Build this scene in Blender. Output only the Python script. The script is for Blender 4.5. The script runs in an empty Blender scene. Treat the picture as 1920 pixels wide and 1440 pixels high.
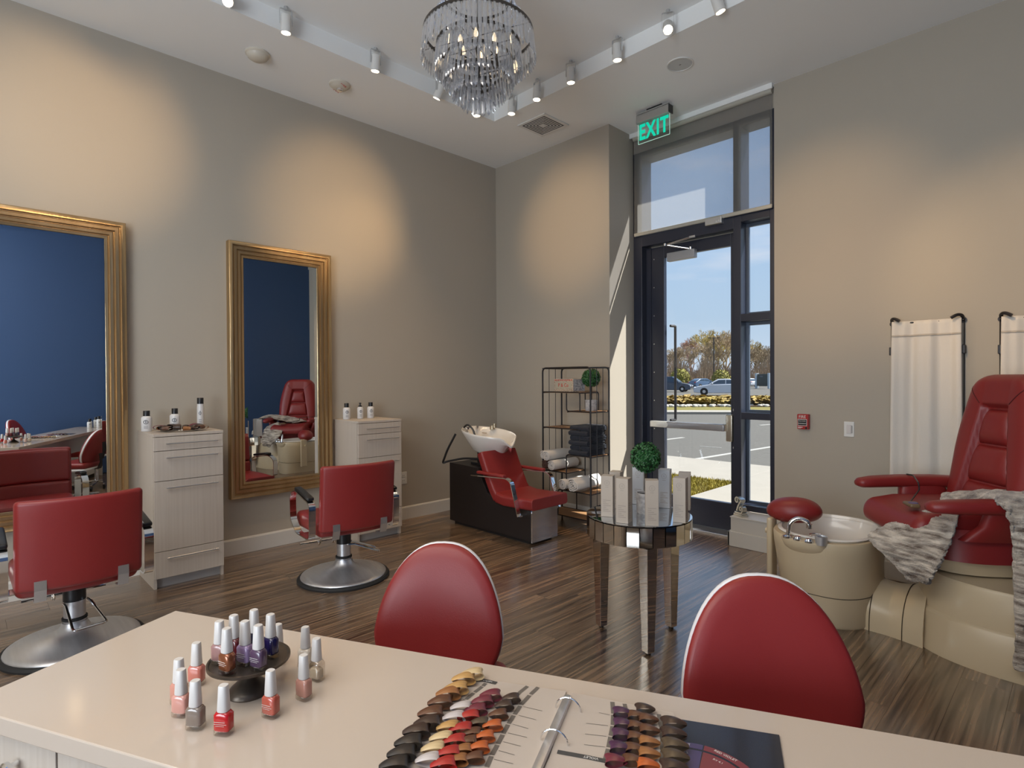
import bpy, bmesh, math, random
import numpy as np
from mathutils import Vector, Matrix
random.seed(7)
PI = math.pi
C = bpy.context.scene.collection
S = bpy.context.scene

# ------------------------------------------------------------------ camera, world, sun, exposure
CAM = np.array([4.9886, 0.0, 1.45]); FPX = 1065.2
YAW, PIT, ROL = math.radians(45.603), math.radians(-0.523), math.radians(-0.303)
_f = np.array([-math.sin(YAW), math.cos(YAW), 0]); _r = np.array([math.cos(YAW), math.sin(YAW), 0]); _u = np.array([0, 0, 1.0])
F3 = _f*math.cos(PIT) + _u*math.sin(PIT); U2 = _u*math.cos(PIT) - _f*math.sin(PIT)
R3 = _r*math.cos(ROL) + U2*math.sin(ROL); U3 = U2*math.cos(ROL) - _r*math.sin(ROL)
cam = bpy.data.cameras.new('camera'); camo = bpy.data.objects.new('camera', cam); C.objects.link(camo)
cam.sensor_width = 36.0; cam.lens = FPX/1920*36.0; cam.clip_start = 0.02; cam.clip_end = 500
m4 = Matrix.Identity(4)
for i in range(3):
    m4[i][0] = R3[i]; m4[i][1] = U3[i]; m4[i][2] = -F3[i]; m4[i][3] = CAM[i]
camo.matrix_world = m4
S.camera = camo

def at(px, py, ax, v):
    """point where the sight line through a photo pixel meets the plane axis=v (used for measuring)"""
    d = R3*((px-960)/FPX) + U3*((720-py)/FPX) + F3
    t = (v-CAM[ax])/d[ax]
    return tuple(CAM + t*d)

S.view_settings.view_transform = 'Standard'
S.view_settings.look = 'None'
S.view_settings.exposure = 0.0
S.view_settings.gamma = 1.0
S.view_settings.use_curve_mapping = False
S.cycles.transparent_max_bounces = 48

def lin(r, g, b):
    f = lambda c: c/12.92 if c <= 0.04045 else ((c+0.055)/1.055)**2.4
    return (f(r/255), f(g/255), f(b/255), 1.0)

W = bpy.data.worlds.new('sky'); S.world = W; W.use_nodes = True
nt = W.node_tree; nt.nodes.clear()
N = nt.nodes.new; L = nt.links.new
tc = N('ShaderNodeTexCoord'); sp = N('ShaderNodeSeparateXYZ'); L(tc.outputs['Generated'], sp.inputs[0])
cr = N('ShaderNodeValToRGB'); L(sp.outputs['Z'], cr.inputs[0])
cr.color_ramp.elements[0].position = 0.0; cr.color_ramp.elements[0].color = lin(214, 226, 240)
cr.color_ramp.elements[1].position = 0.6; cr.color_ramp.elements[1].color = lin(150, 186, 232)
e = cr.color_ramp.elements.new(0.10); e.color = lin(186, 210, 232)
e = cr.color_ramp.elements.new(0.25); e.color = lin(178, 207, 238)
nz = N('ShaderNodeTexNoise'); nz.inputs['Scale'].default_value = 5.0; nz.inputs['Detail'].default_value = 6
mp = N('ShaderNodeMapping'); mp.inputs['Scale'].default_value = (1, 1, 5); L(tc.outputs['Generated'], mp.inputs[0]); L(mp.outputs[0], nz.inputs['Vector'])
cr2 = N('ShaderNodeValToRGB'); L(nz.outputs[0], cr2.inputs[0])
cr2.color_ramp.elements[0].position = 0.52; cr2.color_ramp.elements[0].color = (0, 0, 0, 1)
cr2.color_ramp.elements[1].position = 0.75; cr2.color_ramp.elements[1].color = (.55, .55, .55, 1)
mx = N('ShaderNodeMix'); mx.data_type = 'RGBA'; L(cr2.outputs[0], mx.inputs[0]); L(cr.outputs[0], mx.inputs[6]); mx.inputs[7].default_value = lin(236, 236, 242)
bg = N('ShaderNodeBackground'); bg.inputs[1].default_value = SKY = 1.0; L(mx.outputs[2], bg.inputs[0])
ow = N('ShaderNodeOutputWorld'); L(bg.outputs[0], ow.inputs[0])

def lamp(name, kind, loc, energy, color, direction=None, **kw):
    l = bpy.data.lights.new(name, kind); l.energy = energy; l.color = color
    for k, v in kw.items(): setattr(l, k, v)
    o = bpy.data.objects.new(name, l); C.objects.link(o); o.location = loc
    if direction is not None: o.rotation_euler = Vector(direction).to_track_quat('-Z', 'Y').to_euler()
    return o
lamp('sun', 'SUN', (0, 20, 30), 12.5, (1.0, .96, .88), (-1.25, -1, -2), angle=math.radians(.6))
WARM = (1.0, .66, .34)
SPOT_W = 60.0
# added cool fill light behind the photographer, standing in for an unseen window
lamp('added_rear_fill', 'AREA', (4.5, -3.38, 1.65), 215.0, (.84, .92, 1.0), (-.15, 1, 1.0), shape='RECTANGLE', size=2.4, size_y=2.6)
# added overhead fill light, out of view over the photographer's side
lamp('added_overhead_fill', 'AREA', (3.4, -1.35, 3.925), 122.0, (1.0, .92, .82), (0, 0, -1), shape='RECTANGLE', size=4.4, size_y=2.4)

# ------------------------------------------------------------------ materials
MATS = {}
def mat(name, col, rough=.5, metal=0.0, spec=.5, noise=None, bump=None, coat=0, emit=None, rand=None, coord='Object', sheen=0, alpha=None):
    """noise=(scale xyz, amount, detail, second colour), bump=(scale, strength)"""
    if name in MATS: return MATS[name]
    m = bpy.data.materials.new(name); m.use_nodes = True; nt = m.node_tree; p = nt.nodes['Principled BSDF']
    N = nt.nodes.new; L = nt.links.new
    c = col if len(col) == 4 else (*col, 1)
    p.inputs['Base Color'].default_value = c; p.inputs['Roughness'].default_value = rough; p.inputs['Metallic'].default_value = metal
    p.inputs['Specular IOR Level'].default_value = spec
    if coat: p.inputs['Coat Weight'].default_value = coat; p.inputs['Coat Roughness'].default_value = .08
    if sheen: p.inputs['Sheen Weight'].default_value = sheen
    if emit: p.inputs['Emission Color'].default_value = (*emit[:3], 1); p.inputs['Emission Strength'].default_value = emit[3]
    last = None
    if noise or bump:
        tc = N('ShaderNodeTexCoord')
    if noise:
        sc, amt, det, c2 = noise
        mp = N('ShaderNodeMapping'); mp.inputs['Scale'].default_value = sc; L(tc.outputs[coord], mp.inputs[0])
        if rand:
            oi = N('ShaderNodeObjectInfo'); vm = N('ShaderNodeVectorMath'); vm.operation = 'MULTIPLY'
            cb = N('ShaderNodeCombineXYZ'); 
            for i in range(3): L(oi.outputs['Random'], cb.inputs[i])
            L(cb.outputs[0], vm.inputs[0]); vm.inputs[1].default_value = (37, 91, 53)
            L(vm.outputs[0], mp.inputs['Location'])
        nz = N('ShaderNodeTexNoise'); nz.inputs['Scale'].default_value = 1; nz.inputs['Detail'].default_value = det; L(mp.outputs[0], nz.inputs['Vector'])
        rp = N('ShaderNodeValToRGB'); L(nz.outputs[0], rp.inputs[0])
        rp.color_ramp.elements[0].position = .5-.5*amt; rp.color_ramp.elements[1].position = .5+.5*amt
        rp.color_ramp.elements[0].color = c; rp.color_ramp.elements[1].color = c2 if len(c2) == 4 else (*c2, 1)
        last = rp.outputs[0]
    if rand:
        oi = N('ShaderNodeObjectInfo'); hs = N('ShaderNodeHueSaturation')
        mr = N('ShaderNodeMapRange'); L(oi.outputs['Random'], mr.inputs[0]); mr.inputs[3].default_value = 1-rand; mr.inputs[4].default_value = 1+rand
        L(mr.outputs[0], hs.inputs['Value'])
        if last: L(last, hs.inputs['Color'])
        else: hs.inputs['Color'].default_value = c
        last = hs.outputs[0]
    if last: L(last, p.inputs['Base Color'])
    if bump:
        sc, st = bump
        mp = N('ShaderNodeMapping'); mp.inputs['Scale'].default_value = sc if isinstance(sc, tuple) else (sc, sc, sc); L(tc.outputs[coord], mp.inputs[0])
        nz = N('ShaderNodeTexNoise'); nz.inputs['Scale'].default_value = 1; nz.inputs['Detail'].default_value = 3; L(mp.outputs[0], nz.inputs['Vector'])
        b = N('ShaderNodeBump'); b.inputs['Strength'].default_value = st; b.inputs['Distance'].default_value = .01
        L(nz.outputs[0], b.inputs['Height']); L(b.outputs[0], p.inputs['Normal'])
    MATS[name] = m
    return m

def thin_glass(name, tint=(1, 1, 1), ior=1.45, extra=0.0):
    m = bpy.data.materials.new(name); m.use_nodes = True; nt = m.node_tree; nt.nodes.clear(); N = nt.nodes.new; L = nt.links.new
    lw = N('ShaderNodeLayerWeight'); lw.inputs[0].default_value = .5
    pw = N('ShaderNodeMath'); pw.operation = 'POWER'; L(lw.outputs['Facing'], pw.inputs[0]); pw.inputs[1].default_value = 5.0
    fr = N('ShaderNodeMath'); fr.operation = 'MULTIPLY_ADD'; L(pw.outputs[0], fr.inputs[0]); fr.inputs[1].default_value = .7; fr.inputs[2].default_value = .5*((ior-1)/(ior+1))**2
    t = N('ShaderNodeBsdfTransparent'); t.inputs[0].default_value = (*tint, 1)
    g = N('ShaderNodeBsdfGlossy'); g.inputs['Roughness'].default_value = .01
    ad = N('ShaderNodeMath'); ad.operation = 'ADD'; ad.use_clamp = True; L(fr.outputs[0], ad.inputs[0]); ad.inputs[1].default_value = extra
    mx = N('ShaderNodeMixShader'); L(ad.outputs[0], mx.inputs[0]); L(t.outputs[0], mx.inputs[1]); L(g.outputs[0], mx.inputs[2])
    o = N('ShaderNodeOutputMaterial'); L(mx.outputs[0], o.inputs[0]); MATS[name] = m; return m

M_wall = mat('wall_paint', (.405, .362, .298), .75, noise=((3, 3, 3), .8, 3, (.415, .37, .305)), bump=(120, .04))
M_blue = mat('blue_paint', (.035, .08, .19), .5, bump=(120, .04))
M_ceil = mat('ceiling_paint', (.82, .83, .82), .8, bump=(90, .03))
M_white = mat('white_trim', (.60, .58, .54), .4)
M_plank = mat('vinyl_plank', (.036, .020, .010), .25, spec=1.0, noise=((58, 1.7, 8), .30, 6, (.26, .165, .098)), bump=((60, 3, 10), .10), rand=.14)
M_plank.node_tree.nodes['Principled BSDF'].inputs['IOR'].default_value = 2.15
M_sub = mat('floor_underlay', (.03, .02, .015), .6)
M_frame = mat('dark_anodised', (.017, .021, .038), .32, spec=.6)
M_alum = mat('bright_aluminium', (.62, .63, .64), .30, metal=.9)
M_chrome = mat('chrome', (.80, .80, .80), .07, metal=1.0)
M_brush = mat('brushed_steel', (.60, .60, .61), .38, metal=.85, noise=((4, 60, 4), .6, 3, (.70, .70, .71)))
M_gold = mat('antique_gold', (.40, .265, .125), .30, metal=.85, noise=((9, 9, 1.2), .7, 4, (.60, .44, .25)), bump=((60, 60, 4), .15))
M_mirror = mat('mirror_glass', (.86, .90, .92), .0, metal=1.0)
M_lam = mat('pale_ash_laminate', (.44, .375, .31), .45, noise=((90, 90, 1.3), .7, 4, (.53, .47, .405)))
M_red = mat('red_vinyl', (.215, .016, .016), .40, bump=(260, .05), noise=((4, 4, 4), .9, 2, (.235, .020, .018)))
M_black = mat('black_plastic', (.012, .012, .013), .35)
M_blackw = mat('black_laminate', (.014, .010, .010), .42, bump=((6, 6, 90), .04))
M_iron = mat('black_iron', (.018, .016, .018), .45, metal=.3)
M_ivory = mat('ivory_shell', (.58, .47, .31), .30, spec=.5)
M_cer = mat('white_ceramic', (.74, .71, .66), .12, spec=.6)
M_quartz = mat('white_quartz', (.50, .425, .355), .13, spec=.55)
M_shell = mat('white_shell', (.74, .74, .76), .25)
M_rub = mat('black_rubber', (.012, .012, .012), .7)
M_wp = mat('white_plastic', (.70, .69, .66), .35)
M_towel = mat('white_towel', (.66, .62, .57), .95, bump=(220, .6), sheen=.3)
M_navy = mat('navy_towel', (.008, .012, .024), .95, bump=(220, .7), sheen=.15)
M_brown = mat('brown_towel', (.10, .05, .035), .95, bump=(220, .6))
M_linen = mat('linen', (.70, .65, .58), .9, bump=((300, 300, 300), .25), noise=((20, 20, 3), .6, 4, (.72, .665, .59)))
M_glass = thin_glass('window_glass', (.97, .985, 1.0))
M_acryl = thin_glass('acrylic', (.95, 1.0, .98), 1.45, .04)
M_clear = thin_glass('clear_bottle_glass', (.93, .92, .90), 1.5, .10)
M_print = mat('dark_print', (.05, .05, .05), .5)
M_grey = mat('grey_print', (.13, .115, .10), .5)
M_light = mat('lamp_face', (1, 1, 1), .5, emit=(1.0, .82, .58, 14.0))

# ------------------------------------------------------------------ geometry helpers (vertex list, face list)
def join(*gs):
    V, F = [], []
    for g in gs:
        if isinstance(g, list): g = join(*g)
        o = len(V); V += list(g[0]); F += [tuple(i+o for i in f) for f in g[1]]
    return V, F
def mv(g, d=(0, 0, 0), rz=0, rx=0, ry=0, s=1):
    M = Matrix.Translation(d) @ Matrix.Rotation(rz, 4, 'Z') @ Matrix.Rotation(ry, 4, 'Y') @ Matrix.Rotation(rx, 4, 'X') @ Matrix.Scale(s, 4)
    return [tuple(M @ Vector(v)) for v in g[0]], g[1]
def warp(g, fn): return [tuple(fn(*v)) for v in g[0]], g[1]
def box(x0, x1, y0, y1, z0, z1):
    V = [(x, y, z) for z in (z0, z1) for y in (y0, y1) for x in (x0, x1)]
    return V, [(0, 2, 3, 1), (4, 5, 7, 6), (0, 1, 5, 4), (2, 6, 7, 3), (0, 4, 6, 2), (1, 3, 7, 5)]
def rbox(sx, sy, sz, r, c=(0, 0, 0), n=3, fl=2):
    h = (sx/2, sy/2, sz/2); r = min(r, *h)
    def ax(i):
        a = [-h[i]+r*k/n for k in range(n)]; b = [-h[i]+r+(2*h[i]-2*r)*k/fl for k in range(fl)]
        return a+b+[h[i]-r+r*k/n for k in range(n+1)]
    A = [ax(i) for i in range(3)]; V, F, K = [], [], {}
    def vid(p):
        q = [max(-(h[i]-r), min(h[i]-r, p[i])) for i in range(3)]; d = [p[i]-q[i] for i in range(3)]; l = math.sqrt(sum(x*x for x in d)) or 1
        p = [q[i]+d[i]*r/l for i in range(3)]; k = tuple(round(x, 6) for x in p)
        if k not in K: K[k] = len(V); V.append((p[0]+c[0], p[1]+c[1], p[2]+c[2]))
        return K[k]
    for i in range(3):
        j, k = (i+1) % 3, (i+2) % 3
        for s in (-1, 1):
            G = []
            for a in A[j]:
                row = []
                for b in A[k]:
                    p = [0, 0, 0]; p[i] = s*h[i]; p[j] = a; p[k] = b; row.append(vid(p))
                G.append(row)
            for a in range(len(G)-1):
                for b in range(len(G[0])-1):
                    f = [G[a][b], G[a+1][b], G[a+1][b+1], G[a][b+1]]
                    g = []
                    for x in f:
                        if x not in g: g.append(x)
                    if len(g) > 2: F.append(tuple(g if s > 0 else g[::-1]))
    return V, F
def lathe(prof, n=24, c=(0, 0, 0), ex=1.0, ey=1.0):
    V, F, R = [], [], []
    for r, z in prof:
        if r < 1e-6: R.append([len(V)]); V.append((c[0], c[1], c[2]+z))
        else:
            R.append(list(range(len(V), len(V)+n)))
            V += [(c[0]+r*ex*math.cos(2*PI*i/n), c[1]+r*ey*math.sin(2*PI*i/n), c[2]+z) for i in range(n)]
    for a, b in zip(R, R[1:]):
        for i in range(n):
            j = (i+1) % n
            if len(a) == 1 and len(b) == 1: continue
            if len(a) == 1: F.append((a[0], b[j], b[i]))
            elif len(b) == 1: F.append((a[i], a[j], b[0]))
            else: F.append((a[i], a[j], b[j], b[i]))
    if tuple(prof[0]) != tuple(prof[-1]):
        if len(R[0]) > 1: F.append(tuple(R[0][::-1]))
        if len(R[-1]) > 1: F.append(tuple(R[-1]))
    return V, F
def cyl(c, r, h, n=20, r2=None): return lathe([(r, 0), (r if r2 is None else r2, h)], n, c)
def sweep(path, sec, closed=False, up=(0, 0, 1), scale=None):
    P = [Vector(p) for p in path]; n = len(P); V, F = [], []; m = len(sec)
    T = []
    for i in range(n):
        a = P[(i-1) % n] if (closed or i) else P[i]; b = P[(i+1) % n] if (closed or i < n-1) else P[i]
        T.append((b-a).normalized())
    u = Vector(up)
    if abs(u.dot(T[0])) > .98: u = Vector((1, 0, 0))
    a = (u-T[0]*u.dot(T[0])).normalized()
    for i in range(n):
        a = (a-T[i]*a.dot(T[i]))
        if a.length < 1e-6: a = T[i].orthogonal()
        a.normalize(); b = T[i].cross(a)
        k = scale[i] if scale else 1
        V += [tuple(P[i]+(b*x+a*y)*k) for x, y in sec]
    for i in range(n if closed else n-1):
        j = (i+1) % n
        for q in range(m): F.append((i*m+q, i*m+(q+1) % m, j*m+(q+1) % m, j*m+q))
    if not closed: F += [tuple(range(m))[::-1], tuple(range((n-1)*m, n*m))]
    return V, F
def circ(r, n=8, ry=None): return [(r*math.cos(2*PI*i/n), (ry or r)*math.sin(2*PI*i/n)) for i in range(n)]
def tube(path, r, n=8, closed=False, scale=None): return sweep(path, circ(r, n), closed, scale=scale)
def rod(a, b, r, n=8): return tube([a, b], r, n)
def fillet(pts, r, k=4, closed=False):
    P = [Vector(p) for p in pts]; n = len(P); out = []
    for i in range(n):
        if not closed and i in (0, n-1): out.append(tuple(P[i])); continue
        a, b, c = P[i-1], P[i], P[(i+1) % n]
        d1 = (a-b); d2 = (c-b); q = min(r, d1.length*.48, d2.length*.48)
        s, e = b+d1.normalized()*q, b+d2.normalized()*q
        for j in range(k+1):
            t = j/k; out.append(tuple(s*(1-t)**2+b*2*t*(1-t)+e*t*t))
    return out
def prism(poly, h0, h1, axis='z'):
    n = len(poly)
    def p(a, b, h): return {'z': (a, b, h), 'y': (a, h, b), 'x': (h, a, b)}[axis]
    V = [p(a, b, h0) for a, b in poly]+[p(a, b, h1) for a, b in poly]
    return V, [tuple(range(n))[::-1], tuple(range(n, 2*n))]+[(i, (i+1) % n, n+(i+1) % n, n+i) for i in range(n)]
def grid(nu, nv, fn, thick=0, tdir=(0, 0, 1)):
    V = [tuple(fn(i/(nu-1), j/(nv-1))) for j in range(nv) for i in range(nu)]
    F = [(j*nu+i, j*nu+i+1, (j+1)*nu+i+1, (j+1)*nu+i) for j in range(nv-1) for i in range(nu-1)]
    return V, F
def loft(rings, cap=True):
    n = len(rings[0]); V = [tuple(p) for r in rings for p in r]; F = []
    for k in range(len(rings)-1):
        for i in range(n): F.append((k*n+i, k*n+(i+1) % n, (k+1)*n+(i+1) % n, (k+1)*n+i))
    if cap: F += [tuple(range(n))[::-1], tuple(range((len(rings)-1)*n, len(rings)*n))]
    return V, F
def superell(rx, ry, e, z, n=40, cx=0, cy=0):
    o = []
    for i in range(n):
        t = 2*PI*i/n; c, s = math.cos(t), math.sin(t)
        o.append((cx+rx*math.copysign(abs(c)**(2/e), c), cy+ry*math.copysign(abs(s)**(2/e), s), z))
    return o

def mk(name, g, m, parent=None, loc=(0, 0, 0), rz=0, smooth=35, bevel=0, bseg=2, sub=0, solid=0, label=None, mesh_only=False, recalc=True):
    if isinstance(g, list): g = join(*g)
    me = bpy.data.meshes.new(name); me.from_pydata([tuple(map(float, v)) for v in g[0]], [], g[1])
    if recalc:
        bm = bmesh.new(); bm.from_mesh(me); bmesh.ops.recalc_face_normals(bm, faces=bm.faces); bm.to_mesh(me); bm.free()
    if smooth:
        me.polygons.foreach_set('use_smooth', [True]*len(me.polygons)); me.set_sharp_from_angle(angle=math.radians(smooth))
    me.materials.append(m)
    if mesh_only: return me
    o = bpy.data.objects.new(name, me); C.objects.link(o); o.location = loc; o.rotation_euler = (0, 0, rz)
    if parent: o.parent = parent
    if bevel:
        b = o.modifiers.new('bevel', 'BEVEL'); b.width = bevel; b.segments = bseg; b.limit_method = 'ANGLE'; b.angle_limit = math.radians(40)
    if solid:
        b = o.modifiers.new('solid', 'SOLIDIFY'); b.thickness = solid; b.offset = 0
    if sub:
        b = o.modifiers.new('sub', 'SUBSURF'); b.levels = sub; b.render_levels = sub
    if label: o['label'] = label
    return o
def thing(name, label, cat, loc=(0, 0, 0), rz=0, group=None):
    o = bpy.data.objects.new(name, None); C.objects.link(o); o.location = loc; o.rotation_euler = (0, 0, rz); o.empty_display_size = .1
    o['label'] = label; o['category'] = cat
    if group: o['group'] = group
    return o
def tag(o, label, cat, group=None):
    o['label'] = label; o['category'] = cat
    if group: o['group'] = group
    return o
def struct(o): o['kind'] = 'structure'; return o
def use(name, me, parent=None, loc=(0, 0, 0), rot=(0, 0, 0)):
    o = bpy.data.objects.new(name, me); C.objects.link(o); o.location = loc; o.rotation_euler = rot
    if parent: o.parent = parent
    return o
def dup(root, loc, rz=0, label=None):
    r = root.copy(); C.objects.link(r); r.location = loc; r.rotation_euler = (0, 0, rz)
    if label: r['label'] = label
    def kids(a, b):
        for ch in list(a.children):
            c = ch.copy(); C.objects.link(c); c.parent = b; kids(ch, c)
    kids(root, r)
    return r
FONTS = []
def text(name, body, size, m, parent=None, loc=(0, 0, 0), rot=(PI/2, 0, 0), ext=.0004, sx=1.0):
    c = bpy.data.curves.new(name, 'FONT'); c.body = body; c.size = size; c.extrude = ext; c.align_x = 'CENTER'; c.align_y = 'CENTER'; c.resolution_u = 3
    c.materials.append(m); o = bpy.data.objects.new(name, c); C.objects.link(o); o.location = loc; o.rotation_euler = rot; o.scale = (sx, 1, 1); FONTS.append(o)
    if parent: o.parent = parent
    return o

# ------------------------------------------------------------------ room shell
HC = 3.96; HR = 4.10; XB = 5.95; YN = -3.45
floor = struct(mk('floor', box(-.15, XB+.15, YN-.15, 5.05, -.2, -.006), M_sub, smooth=0))
PW, PL = .182, 1.22
pl_full = mk('plank', box(.0005, PW-.0005, .0005, PL-.0005, -.005, 0), M_plank, mesh_only=True, smooth=0)
rr = random.Random(3); n_pl = 0
for i in range(33):
    off = rr.uniform(0, PL); x = i*PW
    if x+PW > XB: continue
    for k in range(-1, 6):
        y0 = -.25+off+(k-1)*PL
        lim = 4.62 if x+.5*PW < 1.62 else 5.0
        a, b = max(y0, -.25), min(y0+PL, lim)
        if b-a < .05: continue
        n_pl += 1
        if b-a > PL-.01: use('plank', pl_full, floor, (x, y0, 0))
        else: mk('plank', box(.0005, PW-.0005, .0005, b-a-.0005, -.005, 0), M_plank, floor, (x, a, 0), smooth=0)
mk('plank', box(0, XB, YN, -.252, -.005, 0), M_plank, floor, smooth=0)

struct(mk('wall_left', box(-.15, 0, YN, 4.63, 0, HR+.1), M_wall, smooth=0))
struct(mk('wall_back', box(-.15, 1.645, 4.63, 5.30, 0, HR+.1), M_wall, smooth=0, bevel=.004))
wr = struct(mk('wall_right', [box(3.075, XB+.15, 5.035, 5.30, 0, HR+.1)], M_wall, smooth=0))
struct(mk('wall_transom', box(1.646, 3.074, 5.055, 5.30, 3.77, HR+.1), M_wall, smooth=0))
struct(mk('wall_blue', [box(XB, XB+.15, YN, 5.035, 0, HR+.1)], M_blue, smooth=0))
struct(mk('wall_near', [box(-.15, 3.25, YN-.15, YN, 0, HR+.1), box(5.75, XB+.15, YN-.15, YN, 0, HR+.1), box(3.25, 5.75, YN-.15, YN, 0, .30), box(3.25, 5.75, YN-.15, YN, 3.0, HR+.1)], M_wall, smooth=0))  # opening made up to go with the added rear fill light
RX0, RX1, RY0, RY1 = .905, 3.78, .88, 3.777
ce = struct(mk('ceiling', [box(-.15, RX0, YN, 5.2, HC, HC+.2), box(RX1, XB+.15, YN, 5.2, HC, HC+.2), box(RX0, RX1, YN, RY0, HC, HC+.2), box(RX0, RX1, RY1, 5.2, HC, HC+.2),
    box(RX0-.01, RX1+.01, RY0-.01, RY1+.01, HR, HR+.1)], M_ceil, smooth=0))
bp = [(0, 0), (.016, 0), (.016, .118), (.010, .128), (0, .132)]
def baseboard(name, path):
    return struct(mk(name, sweep(path, [(a, b) for a, b in bp]), M_white, smooth=0))
baseboard('baseboard_left', [(0.0, YN, 0), (0.0, 4.63, 0)])
baseboard('baseboard_back', [(0, 4.63, 0), (1.645, 4.63, 0)])
# low boxed ledge with baseboard under the side light
tr = struct(mk('trim_1', [box(2.805, XB, 4.775, 5.05, 0, .245)], mat('ledge_paint', (.52, .51, .48), .45), smooth=0, bevel=.003))
mk('baseboard', [box(2.785, XB, 4.755, 4.776, 0, .128), box(2.785, 2.806, 4.755, 5.05, 0, .128)], mat('ledge_paint', (1, 1, 1)), tr, bevel=.005, smooth=0)
mk('sill_board', [box(2.80, XB, 4.77, 5.05, .2452, .252)], M_white, tr, smooth=0)
struct(mk('trim_2', [box(1.62, 3.075, 4.985, 5.0, HC-.045, HC), box(1.645, 3.075, 5.0, 5.045, HC-.02, HC)], M_ceil, smooth=0))
struct(mk('trim_3', [box(1.60, 2.80, 4.98, 5.35, -.004, .018)], M_alum, smooth=0, bevel=.004))

# storefront frame (door frame, transom, side light)
YF0, YF1, YG = 5.055, 5.235, 5.20
win = thing('window_1', 'dark anodised shop front frame of the glass door with transom and side light', 'window'); del win['category']; win['kind'] = 'structure'
def fr(name, *b): return mk(name, [box(*q) for q in b], M_frame, win, smooth=0, bevel=.003)
fr('jamb', (1.646, 1.745, YF0, YF1, .018, 3.77)); fr('jamb', (3.03, 3.075, YF0, YF1, .25, 3.77))
fr('mullion', (2.705, 2.775, YF0, YF1, .018, 3.77))
fr('header', (1.745, 2.705, YF0, YF1, 2.80, 2.925), (2.775, 3.03, YF0, YF1, 2.85, 2.925))
fr('head_rail', (1.745, 2.705, YF0, YF1, 3.70, 3.77), (2.775, 3.03, YF0, YF1, 3.70, 3.77))
fr('transom_bar', (2.775, 3.03, YF0, YF1, 1.955, 2.022)); fr('transom_bar', (2.775, 3.03, YF0, YF1, 1.075, 1.135)); fr('sill_rail', (2.775, 3.03, YF0, YF1, .253, .305))
mk('glazing_bead', [box(2.775, 2.80, YG-.03, YG-.005, z0, z1) for z0, z1 in ((.305, 1.075), (1.135, 1.955), (2.022, 2.85))]+[box(2.80, 3.03, YG-.03, YG-.005, z, z+.022) for z in (.305, 1.135, 2.022)]+[box(2.80, 3.03, YG-.03, YG-.005, z-.03, z) for z in (2.85, 1.955)], mat('bead_grey', (.12, .15, .20), .3, metal=.6), win, smooth=0)
for a in ((1.745, 2.705, 2.925, 3.70), (2.775, 3.03, 2.925, 3.70), (2.775, 3.03, .305, 1.075), (2.775, 3.03, 1.135, 1.955), (2.775, 3.03, 2.022, 2.85)):
    mk('pane', box(a[0], a[1], YG, YG+.006, a[2], a[3]), M_glass, win, smooth=0)
sb = mk('strike_box', box(2.46, 2.62, 5.0, 5.056, 2.865, 2.925), M_alum, win, smooth=0, bevel=.004)
for i in range(2): mk('screw', mv(cyl((0, 0, 0), .008, .004, 10), (2.575+.022*i, 5.0, 2.885), rx=PI/2), M_chrome, sb)

# door leaf
d = thing('door_1', 'dark framed glass exit door with horizontal push bar', 'door'); del d['category']; d['kind'] = 'structure'
YD0, YD1 = 5.15, 5.20
LX0, LX1 = 1.755, 2.70; GX0, GX1, GZ0, GZ1 = 1.945, 2.638, .275, 2.675
def dl(name, *b): return mk(name, [box(*q) for q in b], M_frame, d, smooth=0, bevel=.003)
dl('stile', (LX0, GX0, YD0, YD1, .022, 2.79)); dl('stile', (GX1, LX1, YD0, YD1, .022, 2.79))
dl('top_rail', (GX0, GX1, YD0, YD1, GZ1, 2.79)); dl('bottom_rail', (GX0, GX1, YD0, YD1, .022, GZ0))
mk('pane', box(GX0, GX1, 5.17, 5.178, GZ0, GZ1), M_glass, d, smooth=0)
mk('pull_handle', tube(fillet([(1.985, 5.20, 1.98), (2.0, 5.27, 1.98), (2.0, 5.27, 1.02), (1.985, 5.20, 1.02)], .01), .013), M_iron, d)
mk('hinge_strip', [box(1.746, 1.80, YD0-.012, YD0, .03, 2.79)], M_frame, d, smooth=0)
for i in range(9): mk('screw', mv(cyl((0, 0, 0), .006, .003, 8), (1.80+.03, YD0-.002, .35+.29*i), rx=PI/2), M_alum, d)
pb = mk('push_bar', [rbox(.60, .055, .065, .012, (2.32, 5.075, .985))], mat('bar_grey', (.34, .34, .36), .35, metal=.7), d)
mk('bar_end', [rbox(.20, .05, .062, .01, (1.93, 5.08, .985)), mv(cyl((0, 0, 0), .022, .012, 16), (2.02, 5.056, .985), rx=PI/2), box(1.86, 1.90, 5.09, 5.15, .965, 1.005)], mat('satin_white_metal', (.75, .75, .72), .3, metal=.5), pb)
mk('latch_case', [rbox(.065, .075, .25, .012, (2.655, 5.108, .985)), box(2.60, 2.64, 5.06, 5.11, .955, 1.02)], mat('satin_bronze_steel', (.50, .46, .38), .3, metal=.9), pb)
for z in (1.15, .80): mk('lock_cylinder', mv(cyl((0, 0, 0), .013, .008, 14), (2.672, YD0, z), rx=PI/2), M_alum, d)
cl = mk('closer', [rbox(.30, .06, .085, .008, (2.16, 5.115, 2.655))], mat('closer_grey', (.36, .36, .37), .4, metal=.3), d)
mk('arm', [rod((2.26, 5.11, 2.70), (2.03, 5.03, 2.765), .009), rod((2.03, 5.03, 2.765), (2.30, 5.05, 2.80), .009), cyl((2.26, 5.11, 2.69), .02, .03, 12), cyl((2.03, 5.03, 2.755), .018, .025, 12), box(2.28, 2.34, 5.04, 5.07, 2.79, 2.81)], M_chrome, cl)

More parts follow.
